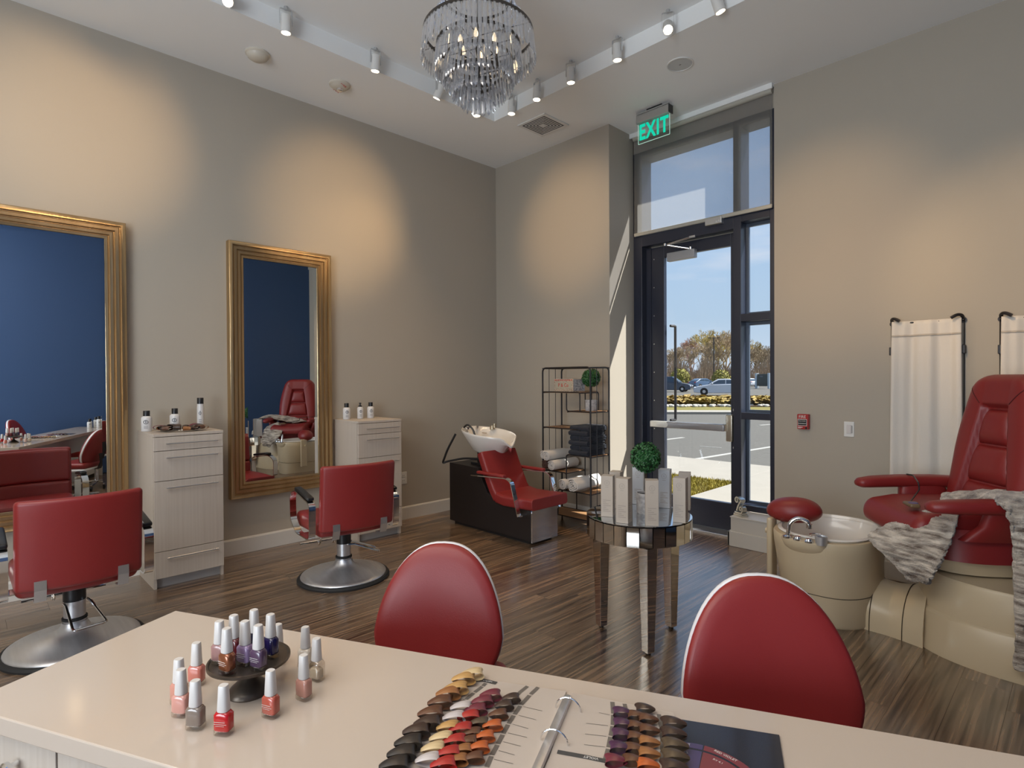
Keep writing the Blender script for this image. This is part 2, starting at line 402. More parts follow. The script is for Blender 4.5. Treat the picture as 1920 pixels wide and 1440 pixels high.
# roller shade in the transom
ms = bpy.data.materials.new('shade_mesh_fabric'); ms.use_nodes = True; nt = ms.node_tree; nt.nodes.clear(); N = nt.nodes.new; L = nt.links.new
t = N('ShaderNodeBsdfTransparent'); t.inputs[0].default_value = (.95, .96, 1, 1); tl = N('ShaderNodeBsdfTranslucent'); tl.inputs[0].default_value = (.72, .69, .62, 1)
df = N('ShaderNodeBsdfDiffuse'); df.inputs[0].default_value = (.36, .345, .30, 1)
a1 = N('ShaderNodeMixShader'); a1.inputs[0].default_value = .5; L(tl.outputs[0], a1.inputs[1]); L(df.outputs[0], a1.inputs[2])
a2 = N('ShaderNodeMixShader'); a2.inputs[0].default_value = .55; L(t.outputs[0], a2.inputs[1]); L(a1.outputs[0], a2.inputs[2])
L(a2.outputs[0], N('ShaderNodeOutputMaterial').inputs[0])
a2.inputs[0].default_value = .34
sh = thing('roller_shade', 'translucent grey roller shade covering the transom above the glass door', 'shade', (0, 0, 0))
mk('fabric', box(1.672, 3.062, 5.028, 5.0295, 2.94, 3.90), ms, sh, smooth=0)
mk('hem_bar', rbox(1.39, .02, .035, .008, (2.367, 5.029, 2.925)), mat('shade_hem', (.42, .40, .34), .5), sh)
mk('roller', mv(cyl((0, 0, 0), .026, 1.39, 16), (1.672, 5.024, 3.91), ry=PI/2), mat('shade_hem', (1, 1, 1)), sh)
mk('guide_wire', rod((1.662, 5.03, 2.92), (1.662, 5.03, 3.9), .003, 6), M_iron, sh)

# ------------------------------------------------------------------ ceiling fixtures
ex = thing('exit_sign', 'edge-lit glass EXIT sign with green letters hanging near the door', 'sign', (2.13, 4.66, HC))
mk('mount', box(-.06, .10, -.03, .03, -.03, 0), M_black, ex, smooth=0, bevel=.004)
mk('canopy_plate', box(-.16, .18, -.045, .045, -.03, -.022), M_alum, ex, smooth=0)
mk('housing', box(-.172, .172, -.034, .034, -.105, -.03), mat('sign_housing', (.42, .40, .38), .35, metal=.4), ex, smooth=0, bevel=.003)
mk('end_cap', box(.172, .180, -.034, .034, -.105, -.03), M_black, ex, smooth=0)
pn = mk('acrylic_panel', box(-.165, .165, -.003, .003, -.29, -.105), M_acryl, ex, smooth=0)
M_green = mat('exit_green', (.0, .45, .28), .4, emit=(.0, .62, .40, .75))
ee = text('lettering', 'EXIT', .20, M_green, pn, (0, -.0045, -.195), sx=.68, ext=.002); ee.data.offset = .006; ee.data.space_character = 1.14
mk('panel_edge', [box(-.165, .165, -.0035, .0035, -.293, -.29), box(.165, .167, -.0035, .0035, -.29, -.105), box(-.167, -.165, -.0035, .0035, -.29, -.105)], mat('lit_edge', (.6, .8, .7), .3, emit=(.5, .9, .75, .4)), ex, smooth=0)

def smoke(x, y, kind):
    lab = ('plain white smoke detector on ceiling above the left mirror' if kind == 0 else 'white ceiling strobe alarm with red lettering and clear lens')
    t = thing('smoke_detector' if kind == 0 else 'strobe_alarm', lab, 'detector', (x, y, HC))
    mk('base_plate', lathe([(.088, 0), (.088, -.012), (.078, -.02)], 28), mat('detector_cream', (.60, .55, .46), .4), t)
    mk('dome', lathe([(.078, -.02), (.07, -.038), (.048, -.052), (.0, -.056)] if kind == 0 else [(.078, -.018), (.06, -.034), (.032, -.04), (.0, -.04)], 28), mat('detector_cream', (1, 1, 1)), t)
    if kind == 0: mk('vent_ring', lathe([(.050, -.0505), (.053, -.047), (.05, -.046), (.047, -.05), (.05, -.0505)], 24), M_iron, t)
    else:
        mk('strobe_lens', lathe([(.028, -.04), (.026, -.058), (.012, -.066), (0, -.067)], 16), M_chrome, t)
        mr_ = mat('red_print', (.55, .03, .02), .5)
        text('lettering', 'FIRE', .03, mr_, t, (.062, 0, -.033), (PI, .28, PI/2)); text('lettering', 'FIRE', .03, mr_, t, (-.062, 0, -.033), (PI, -.28, -PI/2))
smoke(.497, 1.682, 0); smoke(.509, 2.357, 1)
t = thing('ceiling_speaker', 'round flat white speaker grille in the ceiling', 'speaker', (2.676, 4.164, HC))
mk('rim', lathe([(.104, 0), (.104, -.008), (.096, -.009), (.094, -.004), (.094, 0)], 36), M_wp, t)
mk('grille', lathe([(.094, -.001), (.094, -.005), (0, -.006)], 36), mat('speaker_grille', (.55, .56, .55), .6, bump=(500, .4)), t)
mk('badge', box(-.008, .008, -.003, .003, -.0075, -.006), M_print, t, smooth=0)
t = thing('air_vent', 'square louvred air diffuser in the ceiling by the corner', 'vent', (1.187, 4.172, HC))
def sqring(r0, r1, z0, z1): return [box(-r1, r1, -r1, -r0, z0, z1), box(-r1, r1, r0, r1, z0, z1), box(-r1, -r0, -r0, r0, z0, z1), box(r0, r1, -r0, r0, z0, z1)]
mk('backing', box(-.15, .15, -.15, .15, -.0105, -.001), M_black, t, smooth=0)
mk('frame', sqring(.148, .18, -.0135, 0), M_wp, t, smooth=0, bevel=.003)
for k in range(5):
    r = .132-.024*k; mk('louvre', sqring(r-.009, r, -.0122, -.0095), M_wp, t, smooth=0)
mk('centre_plate', box(-.022, .022, -.022, .022, -.0122, -.0095), M_wp, t, smooth=0)

# track spots hanging at the edge of the ceiling recess
SPK = 'white track spotlights along the ceiling recess'
def track_spot(x, y, aim, label, side, on=True, w=SPOT_W, size=70):
    """cylinder on a U bracket; aim = world target"""
    t = thing('track_spotlight', label, 'spotlight', (x, y, HR), 0, SPK)
    c = Vector((0, 0, -.125)); dv = (Vector(aim)-(Vector((x, y, HR))+c)).normalized()
    q = dv.to_track_quat('-Z', 'Y').to_matrix().to_4x4(); q = Matrix.Translation(c) @ q
    X = lambda g: ([tuple(q @ Vector(v)) for v in g[0]], g[1])
    mk('head', X(lathe([(.034, .06), (.036, .055), (.036, -.058), (.032, -.06), (.030, -.045), (0, -.045)], 20)), M_wp, t)
    mk('lamp_face', X(lathe([(.030, -.052), (0, -.050)], 16)), M_light, t)
    hx = Vector((q[0][0], q[1][0], 0)).normalized()
    a, b = c+hx*.042, c-hx*.042
    mk('bracket', [sweep(fillet([tuple(a), (a.x, a.y, -.02), (b.x, b.y, -.02), tuple(b)], .01), [(-.001, -.008), (.001, -.008), (.001, .008), (-.001, .008)], up=(hx.y, -hx.x, 0)), cyl((0, 0, -.022), .014, .022, 12)], M_alum, t)
    if on:
        p = Vector((x, y, HR))+c+dv*.085
        lamp('spot_lamp', 'SPOT', p, w, WARM, dv, spot_size=math.radians(size), spot_blend=1.0, shadow_soft_size=.03).parent = None
    return t
sl = 'white track spotlight on the left recess edge, '
track_spot(.955, 1.323, (2.9, .55, 2.6), sl+'glaring straight at the viewer', 0, w=25)
track_spot(.975, 1.702, (.75, 1.75, 0), sl+'nearest one seen fully', 0, w=30)
track_spot(.975, 2.423, (.55, 2.45, .9), sl+'one past the strobe alarm', 0, w=35)
track_spot(.965, 3.061, (.2, 2.75, 2.3), sl+'tilted one left of the chandelier', 0, w=35)
track_spot(.945, 3.512, (.95, 3.7, 1.2), sl+'peeking below the chandelier tip', 0, w=35)
sl = 'white track spotlight on the far recess edge, '
track_spot(1.20, 3.725, (1.15, 3.55, .5), sl+'first right of the chandelier', 1, w=30)
track_spot(1.546, 3.70, (1.5, 3.45, .6), sl+'second from the chandelier', 1, w=30)
track_spot(1.94, 3.69, (1.9, 3.8, .5), sl+'third from the chandelier', 1, w=30)
track_spot(2.405, 3.69, (2.4, 3.85, .8), sl+'fourth from the chandelier', 1, w=30)
track_spot(2.844, 3.69, (4.3, 1.3, 1.0), sl+'glaring one near the ceiling speaker', 1, w=30)
track_spot(3.214, 3.70, (3.9, 4.5, .9), sl+'cut off by the top of the picture', 1, w=40)
ou = 'added unseen track spotlight above the picture, aimed at the '  # unseen spots added to throw light on the walls and desk
track_spot(3.70, 1.0, (0, .64, 3.22), ou+'wall over the nearer mirror', 1, w=330, size=27)
track_spot(3.70, 3.40, (0, 2.60, 3.02), ou+'wall over the farther mirror', 1, w=330, size=27)
track_spot(1.6, .95, (1.15, 4.63, 3.05), ou+'wall over the wire rack', 1, w=250, size=27)
track_spot(3.1, .95, (3.50, 5.03, 2.50), ou+'wall over the fire alarm', 1, w=250, size=28)
track_spot(3.70, 1.5, (4.75, 5.03, 2.05), ou+'wall over the linen panels', 1, w=270, size=30)
track_spot(3.72, 2.3, (4.2, 1.1, .75), ou+'colour chart binder', 1, w=30)
track_spot(2.6, .94, (3.45, .7, .75), ou+'nail polish bottles', 1, w=30)

t = thing('added_fill_frame', 'thin frame around the added overhead fill light, outside the picture', 'ceiling light', (3.4, -1.35, HC))  # frame made up to house the added overhead fill
mk('frame', [box(-2.24, 2.24, -1.24, -1.21, -.05, 0), box(-2.24, 2.24, 1.21, 1.24, -.05, 0), box(-2.24, -2.21, -1.21, 1.21, -.05, 0), box(2.21, 2.24, -1.21, 1.21, -.05, 0)], M_alum, t, smooth=0)
# chandelier
CH = Vector((2.337, 2.323, 0))
ch = thing('chandelier', 'large tiered crystal chandelier hanging in the ceiling recess', 'chandelier', (CH.x, CH.y, HR))
M_cry = bpy.data.materials.new('crystal'); M_cry.use_nodes = True; nt = M_cry.node_tree; nt.nodes.clear(); N = nt.nodes.new; L = nt.links.new
gl = N('ShaderNodeBsdfGlossy'); gl.inputs['Roughness'].default_value = .05; gl.inputs[0].default_value = (.95, .96, .98, 1)
tp = N('ShaderNodeBsdfTransparent'); tp.inputs[0].default_value = (.88, .89, .91, 1)
lw = N('ShaderNodeLayerWeight'); lw.inputs[0].default_value = .5
rm = N('ShaderNodeMath'); rm.operation = 'MULTIPLY_ADD'; L(lw.outputs['Facing'], rm.inputs[0]); rm.inputs[1].default_value = .65; rm.inputs[2].default_value = .20
mxs = N('ShaderNodeMixShader'); L(rm.outputs[0], mxs.inputs[0]); L(tp.outputs[0], mxs.inputs[1]); L(gl.outputs[0], mxs.inputs[2])
tr_ = N('ShaderNodeBsdfTranslucent'); tr_.inputs[0].default_value = (.9, .9, .92, 1); dd_ = N('ShaderNodeBsdfDiffuse'); dd_.inputs[0].default_value = (.9, .9, .92, 1)
m1_ = N('ShaderNodeMixShader'); m1_.inputs[0].default_value = .5; L(tr_.outputs[0], m1_.inputs[1]); L(dd_.outputs[0], m1_.inputs[2])
m2_ = N('ShaderNodeMixShader'); m2_.inputs[0].default_value = .10; L(mxs.outputs[0], m2_.inputs[1]); L(m1_.outputs[0], m2_.inputs[2]); L(m2_.outputs[0], N('ShaderNodeOutputMaterial').inputs[0])
M_bronze = mat('dark_nickel', (.11, .10, .09), .3, metal=.9)
ZC = lambda z: z-HR
def ring(r, z, h=.018, name='ring'): return mk(name, lathe([(r-.004, ZC(z)), (r+.004, ZC(z)), (r+.004, ZC(z)+h), (r-.004, ZC(z)+h), (r-.004, ZC(z))], 48), M_bronze, ch)
cw = .024
def crystal_mesh(w, h):
    return mk('crystal', loft([[(-w/2, 0, 0), (0, -.005, 0), (w/2, 0, 0), (0, .005, 0)], [(-w/2, 0, -h*.1), (0, -.007, -h*.1), (w/2, 0, -h*.1), (0, .007, -h*.1)], [(-w/2, 0, -h*.88), (0, -.007, -h*.88), (w/2, 0, -h*.88), (0, .007, -h*.88)], [(-w*.08, 0, -h), (0, -.002, -h), (w*.08, 0, -h), (0, .002, -h)]]), M_cry, mesh_only=True, smooth=0)
for r, z, h, n in ((.335, 3.565, .165, 72), (.255, 3.49, .16, 56), (.205, 3.405, .15, 44), (.15, 3.325, .15, 32), (.09, 3.255, .14, 18)):
    rg = ring(r, z); me = crystal_mesh(2*PI*r/n*.80, h)
    for i in range(n):
        a = 2*PI*i/n; use('crystal', me, rg, (r*math.cos(a), r*math.sin(a), ZC(z)), (-.11, 0, a+PI/2+random.uniform(-.45, .45)))
    mk('spoke', [rod((0, 0, ZC(z)), (r*math.cos(a), r*math.sin(a), ZC(z)), .003, 6) for a in (0.4, .4+PI/2, .4+PI, .4+1.5*PI)], M_bronze, rg)
ring(.215, 3.80, .014); ring(.09, 3.98, .014)
bd = []
for i in range(40):
    a = 2*PI*i/40
    for k in range(5):
        t_ = (k+.5)/5; r = .33*(1-t_)+.215*t_-.03*math.sin(PI*t_); z = 3.585+(.22)*t_
        bd.append(lathe([(0, -.02), (.011, 0), (0, .02)], 4, (r*math.cos(a), r*math.sin(a), ZC(z))))
    for k in range(4):
        t_ = (k+.5)/4; r = .212*(1-t_)+.09*t_-.02*math.sin(PI*t_); z = 3.81+.17*t_
        bd.append(lathe([(0, -.019), (.008, 0), (0, .019)], 4, (r*math.cos(a), r*math.sin(a), ZC(z))))
o = mk('bead_chain', bd, M_cry, ch, smooth=0); o['kind'] = 'stuff'
mk('stem', [rod((0, 0, ZC(3.25)), (0, 0, -.02), .008), lathe([(.07, 0), (.07, -.015), (.02, -.03), (0, -.03)], 24)], M_bronze, ch)
for i in range(6):
    a = i*PI/3+.2; x, y = .12*math.cos(a), .12*math.sin(a)
    c = mk('candle_lamp', [cyl((x, y, ZC(3.42)), .011, .06, 10), rod((0, 0, ZC(3.40)), (x, y, ZC(3.42)), .004, 6)], M_bronze, ch)
    mk('bulb', lathe([(0, .0), (.012, .015), (.013, .03), (.005, .06), (0, .065)], 12, (x, y, ZC(3.48))), mat('candle_bulb', (1, .8, .5), .4, emit=(1, .75, .45, 3.5)), c)

# ------------------------------------------------------------------ wall mirrors
def wall_mirror(y0, y1, z0, z1, label):
    t = thing('wall_mirror', label, 'mirror', (0, (y0+y1)/2, z0), 0, 'gilt framed mirrors on the long wall')
    w, h = (y1-y0)/2, z1-z0
    prof = [(0, 0), (0, .060), (.006, .066), (.030, .066), (.034, .050), (.038, .050), (.044, .058), (.064, .056), (.068, .040), (.072, .040), (.078, .048), (.096, .045), (.100, .030), (.104, .030), (.109, .036), (.124, .032), (.128, .018), (.128, 0)]
    rings = []
    for dd, x in prof: rings.append([(x, -w+dd, dd), (x, w-dd, dd), (x, w-dd, h-dd), (x, -w+dd, h-dd)])
    V = [p for r in rings for p in r]; n = len(prof)
    F = [(k*4+i, k*4+(i+1) % 4, ((k+1) % n)*4+(i+1) % 4, ((k+1) % n)*4+i) for k in range(n) for i in range(4)]
    mk('frame', (V, F), M_gold, t, smooth=50)
    a, b = .127, .127+.024
    mk('glass', ([(.026, -w+b, b), (.026, w-b, b), (.026, w-b, h-b), (.026, -w+b, h-b)], [(0, 1, 2, 3)]), M_mirror, t, smooth=0)
    V = [(.0256, -w+a, a), (.0256, w-a, a), (.0256, w-a, h-a), (.0256, -w+a, h-a), (.026, -w+b, b), (.026, w-b, b), (.026, w-b, h-b), (.026, -w+b, h-b)]
    mk('bevelled_edge', (V, [(i, (i+1) % 4, 4+(i+1) % 4, 4+i) for i in range(4)]), M_mirror, t, smooth=0)
    mk('backing', box(.002, .02, -w+.1, w-.1, .1, h-.1), M_black, t, smooth=0)
    return t
wall_mirror(.005, .897, .470, 2.597, 'gold stepped frame mirror cut off by the picture edge, behind the nearer red salon chair')
wall_mirror(1.600, 2.492, .470, 2.597, 'gold stepped frame mirror between the two ash cabinets')

# ------------------------------------------------------------------ ash cabinets
def cabinet(y0, y1, xf, label):
    t = thing('styling_cabinet', label, 'cabinet', (0, y0, 0), 0, 'ash laminate styling cabinets')
    w = y1-y0; H = 1.08
    mk('carcass', [box(.003, xf-.022, 0, .018, .0, H-.02), box(.003, xf-.022, w-.018, w, .0, H-.02), box(.003, .02, .018, w-.018, 0, H-.02), box(.02, xf-.03, .018, w-.018, .07, .09)], M_lam, t, smooth=0)
    mk('top', box(.003, xf, 0, w, H-.02, H), M_lam, t, smooth=0, bevel=.0015)
    mk('plinth', box(xf-.08, xf-.055, .018, w-.018, 0, .09), mat('grey_plinth', (.40, .38, .36), .4), t, smooth=0)
    mk('interior', box(.021, xf-.024, .02, w-.02, .091, H-.021), M_black, t, smooth=0)
    zs = [(.962, 1.056, 'drawer'), (.752, .958, 'drawer'), (.262, .748, 'door'), (.075, .258, 'drawer')]
    for a, b, nm in zs:
        f = mk(nm, box(xf-.021, xf, .003, w-.003, a, b), M_lam, t, smooth=0, bevel=.001)
        hz = b-.045
        mk('handle', [rod((xf+.026, w*.16, hz), (xf+.026, w*.90, hz), .0055, 10), rod((xf-.001, w*.20, hz), (xf+.026, w*.20, hz), .0045, 8), rod((xf-.001, w*.86, hz), (xf+.026, w*.86, hz), .0045, 8)], M_alum, f)
    return t
cabinet(.967, 1.417, .47, 'pale ash cabinet with bar handles between the mirrors holding bottles and hair samples')
cabinet(2.535, 2.985, .455, 'pale ash cabinet partly hidden by the far salon chair')

# ------------------------------------------------------------------ salon chairs (local +x = forward)
def salon_chair(x, y, rz, pump, label, foot=True):
    t = thing('salon_chair', label, 'chair', (x, y, 0), rz, 'red hydraulic salon chairs')
    b = mk('base', lathe([(.30, .012), (.305, .024), (.30, .034), (.26, .042), (.17, .056), (.11, .075), (.075, .098), (.062, .12), (.058, .135), (0, .135)], 48), M_brush, t, smooth=60)
    mk('rubber_rim', lathe([(.29, 0), (.325, 0), (.328, .012), (.318, .024), (.304, .026), (.29, .012)], 48), M_rub, b)
    c = mk('column', cyl((0, 0, .13), .05, .14, 28), M_brush, t)
    mk('collar', [lathe([(.05, .142), (.058, .146), (.058, .158), (.05, .162)], 28)], M_rub, c)
    mk('sleeve', lathe([(.05, .25), (.052, .25), (.052, .395), (.0, .395)], 28), M_black, c)
    cp, sp_ = math.cos(pump), math.sin(pump)
    R = lambda a, w, z: (a*cp-w*sp_, a*sp_+w*cp, z)
    mk('pump_pedal', [tube(fillet([R(.02, -.055, .245), R(.06, -.055, .245), R(.25, -.075, .165), R(.25, .075, .165), R(.06, .055, .245), R(.02, .055, .245)], .02), .007, 8)], M_chrome, t)
    if foot:
        mk('footrest', [tube(fillet([(.24, s*.055, .36), (.30, s*.055, .30), (.36, s*.055, .165), (.40, s*.055, .155), (.41, s*.055, .19)], .04), .008, 8) for s in (-1, 1)]+[rod((.385, -.20, .185), (.385, .20, .185), .010, 10)], M_chrome, t)
    curve = lambda v: .075*(v/.29)**2
    def bend(px, py, pz): return (px+curve(py)-(pz-.40)*.10, py, pz)
    seat = mk('seat', warp(rbox(.56, .52, .115, .035, (.01, 0, .428), 3, 6), lambda px, py, pz: (px+(curve(py)*.8 if px < -.15 else 0), py, pz-.012*max(0, (px-.05)/.24))), M_red, t, smooth=60)
    mk('seat_pan', box(-.16, .2, -.17, .17, .36, .374), M_iron, t, smooth=0)
    bk = mk('backrest', warp(rbox(.055, .53, .455, .022, (-.315, 0, .645), 3, 8), bend), M_red, t, smooth=60)
    mk('back_cushion', warp(rbox(.06, .505, .27, .025, (-.275, 0, .725), 3, 8), bend), M_red, bk, smooth=60)
    mk('back_cushion', warp(rbox(.06, .505, .15, .025, (-.275, 0, .515), 3, 8), bend), M_red, bk, smooth=60)
    for s in (-1, 1):
        mk('strap', sweep([bend(-.346, s*.17, .475), bend(-.352, s*.17, .43), bend(-.340, s*.17, .372), (-.24, s*.17, .362)], [(-.024, -.003), (.024, -.003), (.024, .003), (-.024, .003)], up=(1, 0, .2)), M_alum, t, smooth=0)
        yy = s*.305
        path = fillet([(-.24, yy, .375), (-.25, yy, .62), (.10, yy, .665), (.20, yy, .62), (.19, yy, .44), (.06, yy, .365)], .05, 5, True)
        arm = mk('arm', [sweep(path, [(-.004, -.022), (.004, -.022), (.004, .022), (-.004, .022)], True, up=(0, 1, 0)), box(-.1, .0, min(yy, s*.24), max(yy, s*.24), .366, .373)], M_chrome, t, smooth=50)
        mk('arm_pad', warp(rbox(.30, .048, .026, .011, (-.07, yy, .664), 2, 4), lambda px, py, pz: (px, py, pz+.13*(px+.07)-.15*max(0, px-.03))), M_black, arm)
    return t
salon_chair(1.075, .455, PI, PI+.15, 'red salon chair with its back turned, nearest to the left picture edge')
salon_chair(1.135, 2.03, PI-.13, PI+1.5, 'red salon chair with its back turned, in front of the farther mirror')

# ------------------------------------------------------------------ shampoo unit
t = thing('shampoo_unit', 'red shampoo chair on a black base with white wash bowl in the corner', 'salon chair', (0, 0, 0))
mk('base', prism([(.45, .03), (1.58, .03), (1.58, .30), (1.20, .31), (1.02, .38), (.88, .60), (.45, .61)], 3.555, 3.90, 'y'), M_blackw, t, smooth=0, bevel=.004)
mk('base_foot', box(.50, 1.54, 3.58, 3.87, 0, .03), M_black, t, smooth=0)
mk('front_panel', box(1.58, 1.592, 3.56, 3.895, .02, .30), mat('polished_steel', (.70, .71, .72), .14, metal=1.0), t, smooth=0)
seatprof = lambda pts: pts
def slab(path, th, w, y0, name, parent, r=.028):
    """cushion slab following a centre line in x-z"""
    n = 10; sec = []
    for i in range(5): a = PI/2*i/4; sec.append((w/2-r+r*math.cos(a), th/2-r+r*math.sin(a)))
    for i in range(5): a = PI/2+PI/2*i/4; sec.append((-w/2+r+r*math.cos(a), th/2-r+r*math.sin(a)))
    for i in range(5): a = PI+PI/2*i/4; sec.append((-w/2+r+r*math.cos(a), -th/2+r+r*math.sin(a)))
    for i in range(5): a = 1.5*PI+PI/2*i/4; sec.append((w/2-r+r*math.cos(a), -th/2+r+r*math.sin(a)))
    P = [(x, y0, z) for x, z in path]
    a = Vector(P[0]); b = Vector(P[-1]); e0 = (a-Vector(P[1])).normalized(); e1 = (b-Vector(P[-2])).normalized()
    P = [tuple(a+e0*.02), tuple(a+e0*.014)]+P+[tuple(b+e1*.014), tuple(b+e1*.02)]
    sc = [.82, .94]+[1]*(len(P)-4)+[.94, .82]
    return mk(name, sweep(P, sec, up=(0, 0, 1), scale=None), M_red, parent, smooth=50, bevel=.012, bseg=3)
slab([(1.63, .365), (1.45, .357), (1.28, .352), (1.20, .365)], .10, .47, 3.735, 'seat', t)
slab([(1.17, .365), (1.12, .43), (1.05, .56), (.965, .735)], .085, .46, 3.735, 'backrest', t)
for s, yy in (('n', 3.475), ('f', 3.995)):
    path = fillet([(.90, yy, .545), (1.37, yy, .57), (1.43, yy, .545), (1.52, yy, .255)], .05, 5)
    a = mk('arm', [sweep(path, [(-.004, -.022), (.004, -.022), (.004, .022), (-.004, .022)], up=(0, 1, 0)), box(1.49, 1.53, min(yy, 3.7), max(yy, 3.7), .252, .262)], M_chrome, t, smooth=50)
    mk('arm_pad', rbox(.36, .05, .028, .012, (1.16, yy, .582), 2, 3), M_red, a)
# bowl: lofted tilted basin with neck rest notch towards +x
def bowl_ring(k, rise):
    o = []
    for i in range(48):
        a = 2*PI*i/48; c, s_ = math.cos(a), math.sin(a)
        rx = .33 if c > 0 else .30; ry = .245*(1-.18*max(0, c)**2)
        x, y = k*rx*c, k*ry*s_
        neck = max(0, 1-abs(y)/.085)*max(0, c)**3
        dz = -.075*(neck**.6 if neck > 0 else 0)*k if rise > -.02 else 0
        z = rise-.13*(x) + dz
        o.append((x-.05*max(0, neck)*k*0, y, z))
    return o
rings = [bowl_ring(.30, -.215), bowl_ring(.62, -.165), bowl_ring(.86, -.065), bowl_ring(.985, -.012), bowl_ring(1.0, .004), bowl_ring(.985, .012), bowl_ring(.94, .008), bowl_ring(.86, -.045), bowl_ring(.66, -.125), bowl_ring(.34, -.165)]
bw = mk('wash_bowl', mv(loft(rings), (.80, 3.77, .915)), M_cer, t, smooth=60)
mk('bowl_stand', [rbox(.14, .16, .14, .02, (.78, 3.77, .665)), box(.66, .92, 3.66, 3.88, .60, .625)], M_black, t)
mk('faucet', [cyl((.56, 3.70, .94), .03, .025, 16), rod((.56, 3.70, .955), (.56, 3.66, .985), .010), cyl((.56, 3.83, .94), .018, .03, 14)], M_chrome, bw)
mk('spray_hose', tube(fillet([(.58, 3.64, .965), (.63, 3.64, 1.0), (.69, 3.66, .96), (.73, 3.66, .88)], .04), .010, 8), M_black, bw)
mk('overflow', box(.60, .66, 3.86, 3.875, .895, .899), mat('brass_tag', (.32, .20, .08), .4, metal=.8), bw, smooth=0)
mk('vacuum_breaker', [cyl((.66, 3.95, .93), .025, .04, 14), cyl((.69, 3.955, .95), .016, .04, 12)], mat('brushed_brass', (.55, .48, .35), .3, metal=.9), bw)
mk('drain_hose', tube(fillet([(.52, 3.58, .90), (.46, 3.52, .74), (.405, 3.50, .60), (.44, 3.53, .62), (.60, 3.62, .66), (.76, 3.70, .66)], .05, 4), .011, 8), M_black, t)

# ------------------------------------------------------------------ wire rack with wooden shelves
t = thing('wire_rack', 'black wire shelving rack with staggered wooden shelves in the corner', 'shelf', (0, 0, 0))
X0, X1, Y0, Y1, ZT = 1.125, 1.725, 4.215, 4.505, 1.555
for y in (Y0, Y1): mk('hoop', tube(fillet([(X0, y, .0), (X0, y, ZT), (X1, y, ZT), (X1, y, .0)], .045, 5), .0085, 8), M_iron, t)
for x in (X0, X1):
    mk('end_rail', [rod((x, Y0, z), (x, Y1, z), .006) for z in ((ZT-.004, .11) if x == X0 else (ZT-.004, .11))], M_iron, t)
    for k in (1, 2): mk('side_wire', rod((x, Y0+(Y1-Y0)*k/3, .11), (x, Y0+(Y1-Y0)*k/3, ZT), .0032, 6), M_iron, t)
M_wood = mat('shelf_wood', (.21, .10, .045), .5, noise=((3, 40, 8), .6, 4, (.36, .20, .09)))
def shelf(x0, x1, z, drop, z2):
    """board in a wire frame whose inner end bends down to z2"""
    s = mk('shelf', box(x0+.008, x1-.008, Y0+.012, Y1-.012, z-.009, z+.003), M_wood, t, smooth=0)
    for y in (Y0, Y1):
        p = [(x0, y, z), (x1, y, z)]
        if drop == 'r': p = fillet(p+[(x1, y, z2)], .03, 4)
        if drop == 'l': p = fillet([(x0, y, z2)]+p, .03, 4)
        if drop == 'u': p = fillet([(x0, y, z2)]+p, .03, 4)
        mk('shelf_rail', tube(p, .006, 8), M_iron, s)
    mk('cross_bar', [rod((x0+.01, Y0, z-.008), (x0+.01, Y1, z-.008), .005), rod((x1-.01, Y0, z-.008), (x1-.01, Y1, z-.008), .005)], M_iron, s)
shelf(X0, 1.60, 1.318, 'r', 1.135); shelf(1.435, X1, 1.135, 'u', 1.318-.01); shelf(X0, 1.60, .965, 'r', .72); shelf(1.43, X1, .715, 'l', .36)
shelf(X0, 1.43, .535, 'r', .36); shelf(1.32, X1, .365, 'l', .12); shelf(X0, X1, .115, None, 0)
for x in (X0, X1):
    for y in (Y0, Y1): mk('hairpin_foot', [rod((x-.05 if x > 1.4 else x+.05, y, .11), (x, y, .004), .004, 6), rod((x, y+(.05 if y < 4.4 else -.05), .11), (x, y, .004), .004, 6), cyl((x, y, 0), .009, .006, 10)], M_iron, t)

# things on the rack
b = thing('patterned_box', 'small beige patterned box with red lettering on the rack', 'box', (1.385, 4.32, 1.3215), -.12)
mk('body', box(-.135, .135, -.08, .08, 0, .125), mat('box_paper', (.30, .22, .15), .6, noise=((90, 90, 90), .3, 1, (.56, .47, .37))), b, smooth=0, bevel=.002)
mk('side_panel', box(.135, .1365, -.075, .075, .01, .12), mat('box_side', (.22, .22, .24), .6, noise=((70, 70, 70), .2, 1, (.45, .45, .46))), b, smooth=0)
mk('label_plate', box(-.115, .115, -.0822, -.08, .03, .095), mat('box_label', (.42, .38, .29), .5), b, smooth=0)
for k in range(10): mk('border_dot', box(-.125+.026*k, -.112+.026*k, -.0815, -.08, .108, .118), mat('red_print', (.5, .03, .02)), b, smooth=0)
text('lettering', 'P & Co', .05, mat('red_print', (.5, .03, .02)), b, (0, -.0828, .062))

def leaf_ball(r, n, seed):
    """clipped round topiary crown: overlapping small leaves on a dark core"""
    rn = random.Random(seed); V, F = [], []
    for i in range(n):
        z = 1-2*(i+.5)/n; q = math.sqrt(1-z*z); a = i*2.399963
        d = Vector((q*math.cos(a), q*math.sin(a), z)); rad = r*rn.uniform(.86, 1.03)
        u = d.orthogonal().normalized(); u = Matrix.Rotation(rn.uniform(0, 2*PI), 3, d) @ u; v = d.cross(u)
        tip = (u*rn.uniform(.5, 1)+d*rn.uniform(.1, .9)).normalized(); s = r*.20
        o = len(V); p = d*rad
        V += [tuple(p-tip*s*.5), tuple(p+v*s*.38+d*.002), tuple(p+tip*s*.6), tuple(p-v*s*.38+d*.002)]
        F += [(o, o+1, o+2), (o, o+2, o+3)]
    return V, F
M_leaf = mat('boxwood_leaf', (.010, .055, .014), .5, noise=((60, 60, 60), .7, 2, (.035, .16, .04)))
